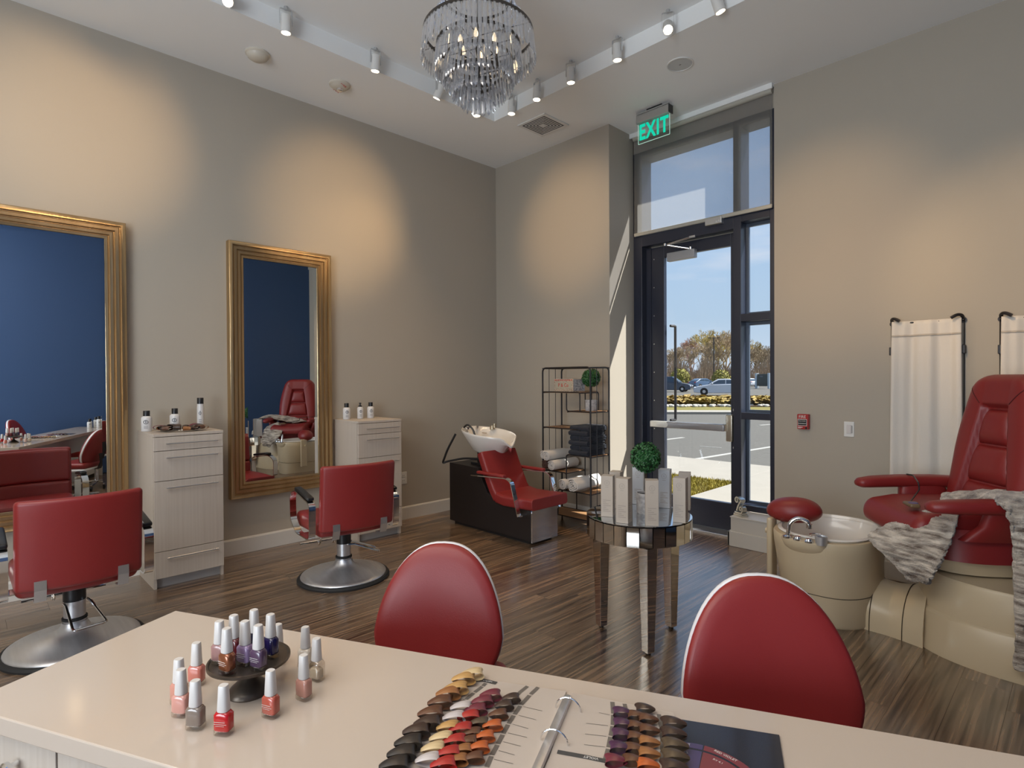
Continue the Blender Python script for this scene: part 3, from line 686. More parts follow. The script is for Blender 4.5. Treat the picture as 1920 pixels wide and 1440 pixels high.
def topiary(loc, zball, rb, pot_r, pot_h, seed, label):
    t = thing('potted_topiary', label, 'plant', loc, 0, 'ball topiaries in white pots')
    pot = mk('pot', lathe([(pot_r*.92, 0), (pot_r, .01), (pot_r*1.02, pot_h), (pot_r*.92, pot_h), (pot_r*.9, pot_h-.012), (0, pot_h-.012)], 28), mat('printed_pot', (.62, .60, .58), .35, noise=((45, 45, 45), .35, 3, (.36, .34, .34))), t)
    mk('soil', lathe([(pot_r*.9, pot_h-.011), (0, pot_h-.008)], 20), M_rub, pot)
    mk('trunk', tube([(0, 0, pot_h-.012), (.003, 0, (pot_h+zball-rb)/2), (0, 0, zball-rb*.6)], .007, 7), mat('bark', (.045, .025, .014), .8), t)
    c = mk('foliage_core', lathe([(0, zball-rb*.86)]+[(rb*.86*math.sin(a), zball-rb*.86*math.cos(a)) for a in [PI*k/10 for k in range(1, 10)]]+[(0, zball+rb*.86)], 20), mat('leaf_core', (.006, .025, .008), .8), t)
    l = mk('leaves', leaf_ball(rb, 900, seed), M_leaf, c, smooth=0, recalc=False); l.location = (0, 0, zball); l['kind'] = 'stuff'
    return t
topiary((1.615, 4.37, 1.1385), .315, .088, .060, .105, 1, 'small round topiary in a white pot on the wire rack')

def rolled_towel(name, loc, r, ln, m, label, rz=PI/2, turns=3.2, group='rolled towels on the rack', crumple=0, seed=0):
    """spiral of cloth; axis along local x, front end at local x=0"""
    rn = random.Random(seed); n = 80; th = r/(turns+.6)*.80
    sec_o, sec_i = [], []
    for i in range(n+1):
        a = i/n*turns*2*PI; q = r-th*.5-(r-th*1.1)*(i/n)**.9
        q *= 1+crumple*.12*math.sin(3*a+seed)+crumple*.07*math.sin(7*a)
        sec_o.append((q+th*.34, a)); sec_i.append((q-th*.34, a))
    pts = [(q*math.cos(a+.6), q*math.sin(a+.6)) for q, a in sec_o]+[(q*math.cos(a+.6), q*math.sin(a+.6)) for q, a in reversed(sec_i)]
    k = n+1
    V, F = [], []
    xs = [0, .006, ln*.5, ln-.006, ln]; ins = [.96, 1, 1, 1, .96]
    for x, q in zip(xs, ins): V += [(x, y*q, z*q+r) for y, z in pts]
    M = len(pts)
    for s in range(len(xs)-1):
        for i in range(M): F.append((s*M+i, s*M+(i+1) % M, (s+1)*M+(i+1) % M, (s+1)*M+i))
    for s in (0, len(xs)-1):
        for i in range(n): F.append((s*M+i, s*M+i+1, s*M+M-2-i, s*M+M-1-i))
    o = mk(name, (V, F), m, None, loc, rz, smooth=50)
    return tag(o, label, 'towel', group)
ZL = .5385
rolled_towel('rolled_towel', (1.165, 4.19, ZL), .050, .34, M_brown, 'brown rolled towel under the white ones on the left of the rack', group='rolled towels on the rack', seed=1)
rolled_towel('rolled_towel', (1.275, 4.165, ZL), .056, .38, M_towel, 'white rolled towel lying lowest in front on the left shelf of the rack', seed=2)
rolled_towel('rolled_towel', (1.222, 4.15, ZL+.092), .055, .38, M_towel, 'white rolled towel on top of the left pile, end facing out', seed=3)
rolled_towel('rolled_towel', (1.135, 4.20, ZL+.097), .048, .34, M_towel, 'white rolled towel on the pile, hard against the left posts', seed=4)
rolled_towel('rolled_towel', (1.42, 4.16, .3685), .058, .37, M_towel, 'white rolled towel on the low right shelf, next to the chair arm', seed=5)
rolled_towel('rolled_towel', (1.575, 4.13, .3685), .072, .40, M_towel, 'bulky crumpled rolled towel in the sunlight on the low shelf', crumple=1, seed=6)

def folded_towel(loc, sx, sy, h, label, seed):
    rn = random.Random(seed); n = 4
    lay = []
    for k in range(n):
        z0 = h*k/n; e = rn.uniform(-.006, .006)
        lay.append(warp(rbox(sx*.98, sy, h/n*.98, h/n*.48, (e, rn.uniform(-.004, .004), z0+h/n/2), 2, 4), lambda x, y, z: (x, y+.003*math.sin(40*x+seed), z+.0)))
    fold = [mv(cyl((0, 0, 0), h*.40, sx*.96, 14), (-sx*.48, -sy/2+.005, h*.5), ry=PI/2)]
    o = mk('folded_towel', lay+fold, M_navy, None, loc, smooth=60)
    return tag(o, label, 'towel', 'navy folded towels on the rack')
names = ['bottom one', 'second from the bottom', 'third from the bottom', 'third from the top', 'second from the top', 'topmost one']
for k in range(6):
    folded_towel((1.585+(.008 if k % 2 else -.006), 4.355+(.004 if k % 2 else -.004), .7185+.047*k), .235, .27, .0465, 'dark navy folded towel in the rack stack, '+names[k], k)

# ------------------------------------------------------------------ mirrored round table
TX, TY, TZ, TR = 3.20, 2.745, .685, .287
t = thing('mirrored_table', 'round side table clad in mirror panels with three tapered legs', 'table', (TX, TY, 0))
mk('top', lathe([(TR-.004, TZ-.006), (TR+.003, TZ-.003), (TR+.003, TZ), (TR-.006, TZ+.001), (0, TZ+.001)], 72), mat('mirror_top', (.62, .66, .70), .03, metal=1.0), t)
mk('apron_core', lathe([(TR-.009, TZ-.112), (TR-.009, TZ-.007), (0, TZ-.007)], 48), M_iron, t)
pm = mk('mirror_panel', [box(-.0315, .0315, -.006, 0, -.103, 0)], mat('aged_mirror', (.66, .63, .58), .035, metal=1.0), mesh_only=True, smooth=0)
n = 27
for i in range(n):
    a = 2*PI*(i+.3)/n; rj = random.Random(i)
    use('mirror_panel', pm, t, ((TR-.003)*math.cos(a), (TR-.003)*math.sin(a), TZ-.008), (rj.uniform(-.02, .02), 0, a-PI/2+PI+rj.uniform(-.012, .012)))
for lx, ly in ((2.988, 2.68), (3.411, 2.535), (3.292, 2.985)):
    dx, dy = lx-TX, ly-TY; q = math.hypot(dx, dy); a = math.atan2(dy, dx); q = min(q, .225)
    lg = mk('leg', mv(loft([[(-.024, -.024, .012), (.024, -.024, .012), (.024, .024, .012), (-.024, .024, .012)], [(-.036, -.036, TZ-.12), (.036, -.036, TZ-.12), (.036, .036, TZ-.12), (-.036, .036, TZ-.12)]]), (q*math.cos(a), q*math.sin(a), 0), rz=-.25), mat('aged_mirror', (1, 1, 1)), t, smooth=0, bevel=.003)
    mk('foot', cyl((q*math.cos(a), q*math.sin(a), 0), .014, .013, 12), M_black, lg)

M_box = mat('carton', (.47, .40, .33), .5)
M_boxp = mat('carton_print', (.34, .29, .25), .5)
def carton(px, py, rz, h, label, w=.066, pale=False):
    x, y, _ = at(px, py, 2, TZ)
    t = thing('product_carton', label, 'box', (x, y, TZ+.0015), rz, 'tall product cartons on the mirrored table')
    mk('carton_body', box(-w/2, w/2, -w/2, w/2, 0, h), mat('carton_white', (.54, .54, .55), .4) if pale else M_box, t, smooth=0, bevel=.0015)
    g = []
    for k in range(7): g.append(box(-w*.32, w*.32-.012*(k % 3), -w/2-.0006, -w/2, .03+.010*k, .033+.010*k))
    for k in range(8): g.append(box(w/2, w/2+.0006, -w*.36, w*.30-.010*(k % 3), .025+.011*k, .0285+.011*k))
    mk('printed_lines', g, M_boxp, t, smooth=0)
    mk('emblem', [mv(lathe([(.0135, 0), (.0150, 0), (.0150, .0008), (.0135, .0008), (.0135, 0)], 24), (0, -w/2, h*.83), rx=PI/2), box(-.004, -.0025, -w/2-.0008, -w/2, h*.83-.007, h*.83+.007), box(.0025, .004, -w/2-.0008, -w/2, h*.83-.007, h*.83+.007), box(-.009, .009, -w/2-.0008, -w/2, h*.83-.024, h*.83-.022)], M_boxp, t)
    return t
carton(1140, 967, .45, .225, 'beige carton at the left rim of the mirrored table with rows of print')
carton(1156, 952, .30, .215, 'beige carton half hidden behind the leftmost carton')
carton(1170, 979, .28, .235, 'beige carton in the left front of the mirrored table')
carton(1197, 944, .5, .225, 'white carton behind the potted ball plant', pale=True)
carton(1222, 984, .62, .235, 'beige carton front and centre before the white pot')
carton(1247, 951, .35, .225, 'bluish white carton right behind the centre carton', pale=True)
carton(1276, 978, .30, .235, 'carton nearest the right rim of the mirrored table')
carton(1284, 955, .45, .215, 'carton half hidden behind the right front carton')
px = at(1211, 962, 2, TZ)
topiary((px[0], px[1], TZ+.0015), .315, .083, .052, .115, 2, 'ball topiary in a white pot among cartons on the mirrored table')

# ------------------------------------------------------------------ pedicure spa chair
pc = thing('pedicure_chair', 'red and ivory pedicure spa chair with foot basin and chrome tap', 'chair', (4.49, 4.10, 0))
PX, PY = 4.49, 4.10
def PL_(g, base=(0, 0, 0)): return [(x-PX, y-PY, z) for x, y, z in g[0]], g[1]
mk('plinth', PL_(loft([superell(.565, .54, 2.6, z, 56, 4.80, 4.10) if k == 0 else superell(a, b, 2.6, z, 56, 4.80, 4.10) for k, (a, b, z) in enumerate([(.555, .53, 0), (.565, .54, .012), (.562, .537, .03), (.540, .515, .195), (.520, .500, .21), (.505, .485, .385), (.495, .475, .398), (.40, .40, .40)])])), M_ivory, pc, smooth=40)
mk('plinth_foot', PL_(loft([superell(.54, .515, 2.6, .0, 40, 4.80, 4.10), superell(.54, .515, 2.6, .004, 40, 4.80, 4.10)])), M_black, pc)
mk('neck', PL_(loft([[(x, 3.95+w*math.cos(a), h*max(0, math.sin(a))**.75) for a in [PI*i/16 for i in range(17)]] for x, w, h in ((4.02, .22, .30), (4.10, .235, .235), (4.18, .235, .225), (4.26, .25, .235), (4.36, .28, .30))])), M_ivory, pc, smooth=50)
mk('joint_line', PL_(join(*[tube([(x+.0, 3.95+(w+.002)*math.cos(a), (h+.002)*max(0, math.sin(a))**.75+.001) for a in [PI*i/24 for i in range(25)]], .0022, 5) for x, w, h in ((4.10, .235, .235), (4.26, .25, .235))])), mat('seam', (.05, .035, .02), .6), pc)
bx, by = 3.835, 3.925
bs = mk('foot_basin', PL_(loft([superell(a, b, 2.4, z, 56, bx+dx, by) for a, b, z, dx in [(.255, .335, 0, .02), (.262, .343, .015, .02), (.262, .345, .17, .015), (.268, .352, .19, .01), (.275, .362, .30, 0), (.288, .378, .42, -.005), (.292, .385, .482, -.005), (.285, .378, .494, -.005), (.25, .34, .494, -.005)]], False)), M_ivory, pc, smooth=40)
mk('basin_seam', PL_(tube([p for p in superell(.2645, .3475, 2.4, .176, 56, bx+.014, by)], .0022, 5, True)), mat('seam', (1, 1, 1)), bs)
mk('bowl_liner', PL_(loft([superell(a, b, 2.4, z, 56, bx-.005, by+.012) for a, b, z in [(.262, .352, .494), (.272, .362, .504), (.266, .356, .512), (.250, .338, .510), (.238, .322, .47), (.215, .29, .36), (.15, .2, .32), (.0005, .0005, .318)]], False)), M_cer, bs, smooth=60)
# control bulge on the near side with tap, knobs, cup
mk('control_pod', PL_(loft([superell(a, b, 2.2, z, 36, bx-.03+dx, by-.325+dy) for a, b, z, dx, dy in [(.04, .02, .36, 0, .03), (.09, .05, .40, 0, .015), (.125, .075, .44, 0, .003), (.14, .088, .478, 0, 0), (.138, .086, .490, 0, 0), (.12, .07, .493, 0, 0)]])), M_ivory, bs, smooth=50)
tapb = (bx-.12, by-.375)
mk('tap', PL_(join(tube(fillet([(tapb[0], tapb[1], .49), (tapb[0]+.01, tapb[1]+.01, .585), (tapb[0]+.055, tapb[1]+.03, .615), (tapb[0]+.10, tapb[1]+.045, .595), (tapb[0]+.105, tapb[1]+.047, .57)], .045, 5), .0125, 12), lathe([(.026, .492), (.026, .502), (.014, .506)], 20, (tapb[0], tapb[1], 0)), cyl((tapb[0]+.105, tapb[1]+.047, .556), .017, .025, 14))), M_chrome, bs)
for k, (dx, dy) in enumerate(((-.06, -.385), (.005, -.392))):
    mk('knob', PL_(lathe([(.026, .492), (.026, .499), (.019, .501), (.017, .512), (0, .515)], 20, (bx+dx, by+dy, 0))), M_chrome, bs)
mk('cup', PL_(lathe([(.030, .485), (.034, .535), (.031, .535), (.028, .50), (0, .50)], 22, (bx+.065, by-.375, 0))), M_brush, bs)
mk('cup_ring', PL_(tube([(bx+.03+.036*math.cos(a), by-.345+.036*math.sin(a), .528) for a in [2*PI*i/20 for i in range(20)]], .003, 6, True)), M_chrome, bs)
mk('side_bracket', PL_(join(rbox(.035, .10, .42, .015, (bx-.31, by-.12, .33)), mv(cyl((0, 0, 0), .018, .03, 14), (bx-.325, by-.10, .44), ry=-PI/2), cyl((bx-.26, by-.05, .50), .02, .05, 12))), M_ivory, bs)
mk('footrest_cushion', PL_(mv(([(x*.165, y*.11, z*.092*(1 if z > 0 else .75)) for x, y, z in lathe([(0, -1)]+[(math.sin(PI*k/16)**.85, -math.cos(PI*k/16)) for k in range(1, 16)]+[(0, 1)], 32)[0]], lathe([(0, -1)]+[(math.sin(PI*k/16), -math.cos(PI*k/16)) for k in range(1, 16)]+[(0, 1)], 32)[1]), (3.635, 3.885, .578), rz=.25, ry=-.06)), M_red, pc, smooth=70)

# swivelled seat (local +x forward, +y = side nearer the viewer)
SA = math.radians(221)
st = Matrix.Rotation(SA, 4, 'Z')
def SW(g): return [tuple(st @ Vector(v)) for v in g[0]], g[1]
def sr(rx0, rx1, ry, e, z, cx=0):
    return [(x if x < 0 else x, y, zz) for x, y, zz in superell((rx0+rx1)/2, ry, e, z, 44, (rx1-rx0)/2+cx, 0)]
mk('seat_shell', SW(loft([sr(.33, .30, .30, 3, z) for z in (.41, .415)]+[sr(.345, .325, .325, 3, .475), sr(.345, .33, .33, 3, .49)])), M_ivory, pc, smooth=45)
mk('seat_skirt', SW(loft([sr(.36, .345, .345, 3, .485), sr(.355, .34, .335, 3, .54), sr(.345, .345, .325, 3, .60), sr(.33, .37, .31, 3, .635), sr(.32, .40, .30, 3, .65)])), M_red, pc, smooth=60)
mk('seat', SW(warp(rbox(.70, .56, .13, .06, (.09, 0, .655), 4, 5), lambda x, y, z: (x, y, z-.05*max(0, (x-.25)/.2)**2+.02*(y/.28)**2))), M_red, pc, smooth=70)
def arm_geo(s):
    P = [(-.20, s*.375, .785), (-.05, s*.38, .79), (.15, s*.375, .79), (.32, s*.36, .785), (.40, s*.345, .78), (.425, s*.342, .778)]
    return sweep(P, [(-.055*math.copysign(abs(math.cos(a))**.7, math.cos(a)), .036*math.copysign(abs(math.sin(a))**.8, math.sin(a))) for a in [2*PI*i/20 for i in range(20)]], scale=[1.05, 1.08, 1.05, .98, .82, .45])
for s in (-1, 1):
    a = mk('armrest', SW(arm_geo(s)), M_red, pc, smooth=70)
    mk('arm_support', SW(loft([superell(.22, .05, 3, .60, 28, .02, s*.30), superell(.15, .045, 3, .68, 28, .02, s*.345), superell(.135, .042, 3, .765, 28, .02, s*.368)])), M_red, a, smooth=60)
# backrest: one padded arch with a recess that holds the three centre pads
LE = math.radians(9); BX, BZ = -.10, .62; HB = .86
def lean(x, y, z): return (BX+x*math.cos(LE)-z*math.sin(LE), y, BZ+z*math.cos(LE)+x*math.sin(LE))
def ss(t): t = max(0, min(1, t)); return t*t*(3-2*t)
def half(z):
    u = max(0, z/HB); w = .335-.015*u-.10*max(0, (u-.45)/.55)**1.7
    if u > .86: w *= .55+.45*math.sqrt(max(0, 1-((u-.86)/.14)**2))
    return w
def inner(z): return .215-.120*max(0, min(1, (z+.02)/.66))
def front(s, v):
    z = -.03+(HB+.03)*v; w = half(z); y = w*math.copysign(abs(s)**.8, s) if abs(s) < 1 else w*s
    r = (1-abs(s)**5)**.5*(1-max(0, (v-.9)/.1)**3)**.5 if abs(s) < 1 and v < 1 else 0
    x = -.06+.120*max(.0, r)
    x += .008*math.sin(PI*max(0, min(1, (abs(y)-inner(z))/max(.02, w-inner(z)))))*ss((HB-z)/.1)
    x -= .042*ss((inner(z)-abs(y))/.022+.5)*ss((.665-z)/.022+.5)
    return lean(x, y, z)
NU, NV = 72, 90
fg = grid(NU, NV, lambda u, v: front(2*u-1, v))
bgk = [lean(-.06-.05*(1-abs(2*u/(NU-1)-1)**3)*(1-abs(2*w_/(NV-1)-1)**4), half(-.03+(HB+.03)*w_/(NV-1))*(math.copysign(abs(2*u/(NU-1)-1)**.8, 2*u/(NU-1)-1)), -.03+(HB+.03)*w_/(NV-1)) for w_ in range(NV) for u in range(NU)]
bk = mk('backrest', SW(join(fg, (bgk, [f[::-1] for f in fg[1]]))), M_red, pc, smooth=70, recalc=False)
sm_ = mat('dark_seam', (.06, .006, .008), .6)
for s in (-1, 1):
    pts = [(inner(.655)*s*(1-t)+half(.78)*.93*s*t, .66+.13*t) for t in [k/8 for k in range(9)]]
    def onfront(y, z):
        w = half(z); q = min(.995, abs(y)/w)**(1/.8); return Vector(front(math.copysign(q, y), (z+.03)/(HB+.03)))
    mk('seam', SW(tube([tuple(onfront(y, z)+Vector((.001, 0, 0))) for y, z in pts], .0022, 6)), sm_, bk)
for z0, z1 in ((.0, .215), (.225, .435), (.445, .645)):
    R = []
    for k in range(11):
        u = k/10; q = max(.25, (1-abs(2*u-1)**3)**.5) if 0 < u < 1 else .25
        zz = z0+(z1-z0)*u; R.append([lean(x, y, zz) for x, y, _ in superell(.046*q, inner(zz)-.010, 3.6, 0, 32, .010, 0)])
    mk('centre_pad', SW(loft(R)), M_red, bk, smooth=70)

# remote control with its cord
rp_ = at(1711, 950, 2, .728)
t = thing('remote_control', 'small remote control on a black cord lying on the pedicure seat', 'remote', (rp_[0], rp_[1], .728), .45)
mk('case', warp(rbox(.060, .105, .022, .010, (0, 0, .012), 3, 3), lambda x, y, z: (x*(1+.25*y/.06), y, z)), mat('remote_gold', (.16, .10, .05), .35), t)
mk('keypad', lathe([(.024, .0235), (.022, .026), (0, .026)], 20, (0, -.012, 0)), mat('remote_violet', (.10, .07, .22), .35), t)
cp_ = [Vector((0, .05, .012))]+[Matrix.Rotation(-.45, 3, 'Z') @ (Vector(at(x_, y_, 2, z_))-Vector((rp_[0], rp_[1], .728))) for x_, y_, z_ in ((1724, 918, .78), (1722, 905, .822), (1712, 891, .832), (1700, 889, .832))]
mk('cord', tube(fillet([tuple(p) for p in cp_], .05, 5), .0042, 7), M_black, t)

# ------------------------------------------------------------------ fur throw
M_fur = mat('fur_throw', (.10, .065, .045), .95, noise=((11, 11, 52), .34, 8, (.72, .64, .54)), bump=((90, 90, 160), 1.0), sheen=.5)
def bez(rows, u, v):
    n, m = len(rows)-1, len(rows[0])-1
    def cat(p0, p1, p2, p3, t): return .5*((2*p1)+(-p0+p2)*t+(2*p0-5*p1+4*p2-p3)*t*t+(-p0+3*p1-3*p2+p3)*t**3)
    def curve(pts, t):
        k = len(pts)-1; s = min(int(t*k), k-1); f = t*k-s
        g = lambda i: pts[max(0, min(k, i))]
        return cat(g(s-1), g(s), g(s+1), g(s+2), f)
    return curve([curve([Vector(p) for p in r], u) for r in rows], v)
rq = random.Random(5)
def furpatch(rows, nu, nv, amp, freq):
    def f(u, v):
        p = bez(rows, u, v); e = 1e-2
        a = bez(rows, min(1, u+e), v)-bez(rows, max(0, u-e), v); b = bez(rows, u, min(1, v+e))-bez(rows, u, max(0, v-e)); n_ = a.cross(b)
        if n_.length > 1e-9: n_.normalize()
        w = math.sin(freq*v*2*PI+2.4*math.sin(5*u)+1.5*math.sin(9*u+3*v))*amp*.6+math.sin(7*u+4*v)*amp*.9+rq.uniform(-1, 1)*amp*.35
        return p+n_*w
    return grid(nu, nv, f)
A = lambda px, py, y: at(px, py, 1, y)
left_rows = [[A(1698, 972, 3.80), A(1745, 955, 3.80), A(1800, 952, 3.80)],
             [A(1650, 990, 3.72), A(1722, 985, 3.66), A(1790, 990, 3.62)],
             [A(1628, 1008, 3.66), A(1710, 1028, 3.60), A(1775, 1030, 3.555)],
             [A(1672, 1052, 3.62), A(1718, 1062, 3.57), A(1760, 1062, 3.53)],
             [A(1706, 1086, 3.60), A(1726, 1092, 3.56), A(1742, 1094, 3.53)]]
right_rows = [[A(1765, 940, 4.02), A(1765, 932, 4.12), A(1775, 925, 4.25)],
              [A(1830, 940, 3.85), A(1840, 925, 4.0), A(1850, 921, 4.15)],
              [A(1880, 946, 3.62), A(1890, 930, 3.80), A(1905, 922, 4.0)],
              [A(1896, 985, 3.54), A(1925, 960, 3.62), A(1960, 940, 3.75)],
              [A(1902, 1075, 3.515), A(1930, 1070, 3.515), A(1975, 1060, 3.54)],
              [A(1906, 1175, 3.505), A(1935, 1175, 3.505), A(1985, 1165, 3.53)],
              [A(1902, 1252, 3.50), A(1935, 1262, 3.50), A(1985, 1255, 3.52)]]
th = thing('throw_blanket', 'brown and cream ribbed fur throw draped over the pedicure chair', 'blanket', (4.3, 3.6, .6))
def rel(g): return [(x-4.3, y-3.6, z-.6) for x, y, z in g[0]], g[1]
mk('front_fall', rel(furpatch(left_rows, 60, 90, .006, 9)), M_fur, th, smooth=80, solid=.018)
mk('rear_fall', rel(furpatch(right_rows, 40, 110, .006, 11)), M_fur, th, smooth=80, solid=.018)

# ------------------------------------------------------------------ things on the right wall
YW = 5.035
def hanging(xl, xr, zt, zb, label, lab2, second=None):
    t = thing('curtain_rack', lab2, 'rack', ((xl+xr)/2, YW, zt), 0, 'black wall racks with linen panels')
    w = (xr-xl)/2
    for s in (-1, 1):
        mk('hook', [tube(fillet([(s*(w+.004), -.012, .0), (s*(w+.004), -.05, .03), (s*(w-.02), -.085, .035), (s*(w-.055), -.09, .012)], .03, 5), .011, 8), cyl((s*(w+.004), -.008, 0), .022, .008, 14) if 0 else mv(cyl((0, 0, 0), .020, .010, 14), (s*(w+.004), -.001, .0), rx=PI/2)], M_iron, t)
        mk('side_wire', rod((s*(w+.010), -.02, .02), (s*(w+.010), -.02, -1.02), .0035, 6), M_iron, t)
        mk('clip', [box(s*(w+.010)-.010, s*(w+.010)+.010, -.045, -.0, -.235, -.175)], M_iron, t, smooth=0, bevel=.003)
    mk('rod', mv(cyl((0, 0, 0), .007, 2*w+.02, 10), (-w-.01, -.035, .0), ry=PI/2), M_iron, t)
    p = thing('linen_panel', label, 'curtain', ((xl+xr)/2, YW-.035, zt), 0, 'cream linen panels on the wall racks')
    H = zt-zb
    def f(u, v):
        x = (u*2-1)*w*(1+.05*v); k = .35+.65*min(1, v*6)
        y = -.014-.018*math.sin(u*2*PI*2.2+.6+.5*v)*k-.006*math.sin(u*2*PI*5.3+1.2)*(1-.4*v) - (.010 if abs(v-.10) < .012 else 0)*0
        return (x, y, .012-v*H)
    mk('fabric', grid(60, 40, f), M_linen, p, smooth=80, solid=.004)
    def hem(u, v):
        x, y, z = f(u, .085+.012*v); return (x, y-.006+.003*math.sin(u*60), z)
    mk('rod_pocket_seam', grid(60, 3, hem), mat('darker_linen', (.50, .44, .37), .9), p, smooth=80, solid=.002)  # pocket seam strip in a darker linen tone
    return t
hanging(3.945, 4.355, 1.845, .672, 'cream linen panel hanging left of the pedicure chair back', 'black wall rack with two curled hooks holding the fully seen panel')
hanging(4.565, 4.975, 1.835, .70, 'cream linen panel cut off by the right picture edge', 'black wall rack whose right half lies outside the picture')
t = thing('fire_alarm', 'red FIRE pull station on the wall beside the side light', 'alarm', (3.318, YW, 1.083))
mk('housing', box(-.044, .044, -.045, 0, -.062, .062), mat('alarm_red', (.36, .012, .012), .35), t, smooth=0, bevel=.005)
pl = mk('pull_bar', box(-.034, .030, -.052, -.045, -.028, .018), M_black, t, smooth=0, bevel=.002)
mk('rim', [box(-.037, .033, -.0475, -.045, .018, .022), box(-.037, .033, -.0475, -.045, -.034, -.030), box(-.037, -.034, -.0475, -.045, -.03, .018), box(.030, .033, -.0475, -.045, -.03, .018), box(-.033, .029, -.0535, -.052, -.016, -.012)], M_wp, t, smooth=0)
text('lettering', 'FIRE', .034, M_wp, t, (-.003, -.0465, .040), sx=.9)
text('lettering', 'PULL DOWN', .0115, M_wp, pl, (-.002, -.0532, .006), sx=.8)
mk('maker_strip', [box(-.037, .0, -.0468, -.045, -.048, -.043), box(-.037, -.012, -.0468, -.045, -.054, -.051)], M_wp, t, smooth=0)
mk('lock', mv(cyl((0, 0, 0), .009, .004, 14), (.028, -.045, -.050), rx=PI/2), M_black, t)
t = thing('light_switch', 'white dimmer switch plate on the wall left of the linen panel', 'switch', (3.648, YW, 1.038))
mk('plate', box(-.036, .036, -.006, 0, -.060, .060), M_wp, t, smooth=0, bevel=.003)
mk('paddle', box(-.017, .015, -.010, -.006, -.035, .035), mat('paddle', (.62, .58, .56), .35), t, smooth=0, bevel=.002)
mk('slider', box(.018, .024, -.011, -.006, -.03, .03), mat('slider_grey', (.3, .29, .28), .4), t, smooth=0)
t = thing('wall_outlet', 'white double wall socket above the baseboard by the far cabinet', 'outlet', (0, 3.30, .43))
mk('plate', box(0, .006, -.042, .042, -.062, .062), M_wp, t, smooth=0, bevel=.002)
for s in (-1, 1):
    o = mk('socket', box(.006, .0085, -.022, .022, s*.026-.018, s*.026+.018), M_wp, t, smooth=0, bevel=.002)
    mk('slot', [box(.0085, .0088, y-.002, y+.002, s*.026-.006, s*.026+.006) for y in (-.008, .008)], M_print, o, smooth=0)

# scroll ornament on the ledge
t = thing('scroll_ornament', 'silver scroll shaped ornament standing on the white ledge by the door', 'ornament', (2.862, 4.85, .2525), -.5)
M_sil = mat('silver_leaf', (.62, .62, .58), .22, metal=.9)
mk('foot', [box(-.055, .055, -.035, .035, 0, .018), box(-.048, .048, -.03, .03, .018, .034)], M_sil, t, smooth=0, bevel=.003)
def spiral(cx, cz, r0, r1, a0, a1, n=30): return [(cx+(r0+(r1-r0)*i/n)*math.cos(a0+(a1-a0)*i/n), 0, cz+(r0+(r1-r0)*i/n)*math.sin(a0+(a1-a0)*i/n)) for i in range(n+1)]
pth = spiral(-.026, .132, .006, .026, PI*2.6, PI*.5)
pth += [(.0, 0, .158), (.03, 0, .142), (.02, 0, .115), (-.012, 0, .085), (-.034, 0, .058), (-.03, 0, .040)]
mk('scroll', sweep(fillet(pth[::2]+[pth[-1]], .01, 2), [(-.007, -.022), (.007, -.022), (.007, .022), (-.007, .022)], up=(0, 1, 0)), M_sil, t, smooth=50)
mk('scroll', sweep(spiral(.022, .062, .004, .022, PI*2.2, -PI*.1, 24)+[(.046, 0, .045), (.03, 0, .036)], [(-.006, -.022), (.006, -.022), (.006, .022), (-.006, .022)], up=(0, 1, 0)), M_sil, t, smooth=50)

# ------------------------------------------------------------------ product bottles
M_bot = mat('white_bottle', (.66, .65, .64), .3)
def product_bottle(x, y, z, h, r, label, kind='cap', rz=0, group=None):
    t = thing('product_bottle', label, 'bottle', (x, y, z), rz, group)
    hb = h*(.74 if kind != 'tall' else .80)
    sh_ = r*.62 if kind != 'tall' else r*.95
    mk('bottle_body', lathe([(r*.92, 0), (r, .004), (r, hb*.86), (r*.92, hb*.93), (sh_, hb), (0, hb)], 28), M_bot, t)
    if kind == 'pump': mk('cap', [lathe([(sh_, hb), (sh_*.9, hb+.012), (.006, hb+.016), (.006, h-.012), (.010, h-.012), (.011, h), (0, h)], 18), rbox(.03, .010, .009, .003, (.010, 0, h-.006), 1, 1)], M_black, t)
    else: mk('cap', lathe([(sh_*1.0, hb), (sh_*1.0, h-.002), (sh_*.94, h), (0, h)], 24), M_black, t)
    g = [mv(lathe([(r*.34, 0), (r*.44, 0), (r*.44, .0015), (r*.34, .0015), (r*.34, 0)], 18), (r, 0, hb*.62), ry=PI/2), box(r*.985, r+.0012, -r*.07, r*.07, hb*.54, hb*.72)]
    for k in range(3): 
        for s_ in range(-3, 3): 
            a0 = s_*.13+.02
            g.append(([(1.004*r*math.cos(a), 1.004*r*math.sin(a), zz) for zz in (hb*(.20+.07*k), hb*(.225+.07*k)) for a in (a0, a0+.10)], [(0, 1, 3, 2)]))
    mk('printed_label', g, mat('label_print', (.10, .10, .11), .5), t, smooth=0)
    return t
ZC1 = 1.081
gc = 'white bottles with black caps on the left cabinet'
for (px, py), h, r, kd, lb in (((275, 807), .150, .035, 'cap', 'white bottle with black cap at the left end of the cabinet top'), ((328, 802), .160, .034, 'cap', 'white bottle with black cap between the tall one and the left one'), ((376, 799), .235, .024, 'tall', 'tall slim white bottle with black cap beside the hair samples')):
    p = at(px, py, 0, .15); product_bottle(.15, p[1], ZC1, h, r, lb, kd, -.35, gc)
gc = 'white bottles with black caps on the far cabinet'
for (px, py), h, r, kd, lb in (((650, 781), .150, .034, 'cap', 'white bottle with black cap nearest the farther mirror'), ((675.5, 779), .150, .028, 'pump', 'white spray bottle with black nozzle in the middle of three'), ((695, 777.5), .150, .033, 'cap', 'white bottle with black cap farthest from the mirror')):
    p = at(px, py, 0, .13); product_bottle(.13, p[1], ZC1, h, r, lb, kd, -.35, gc)

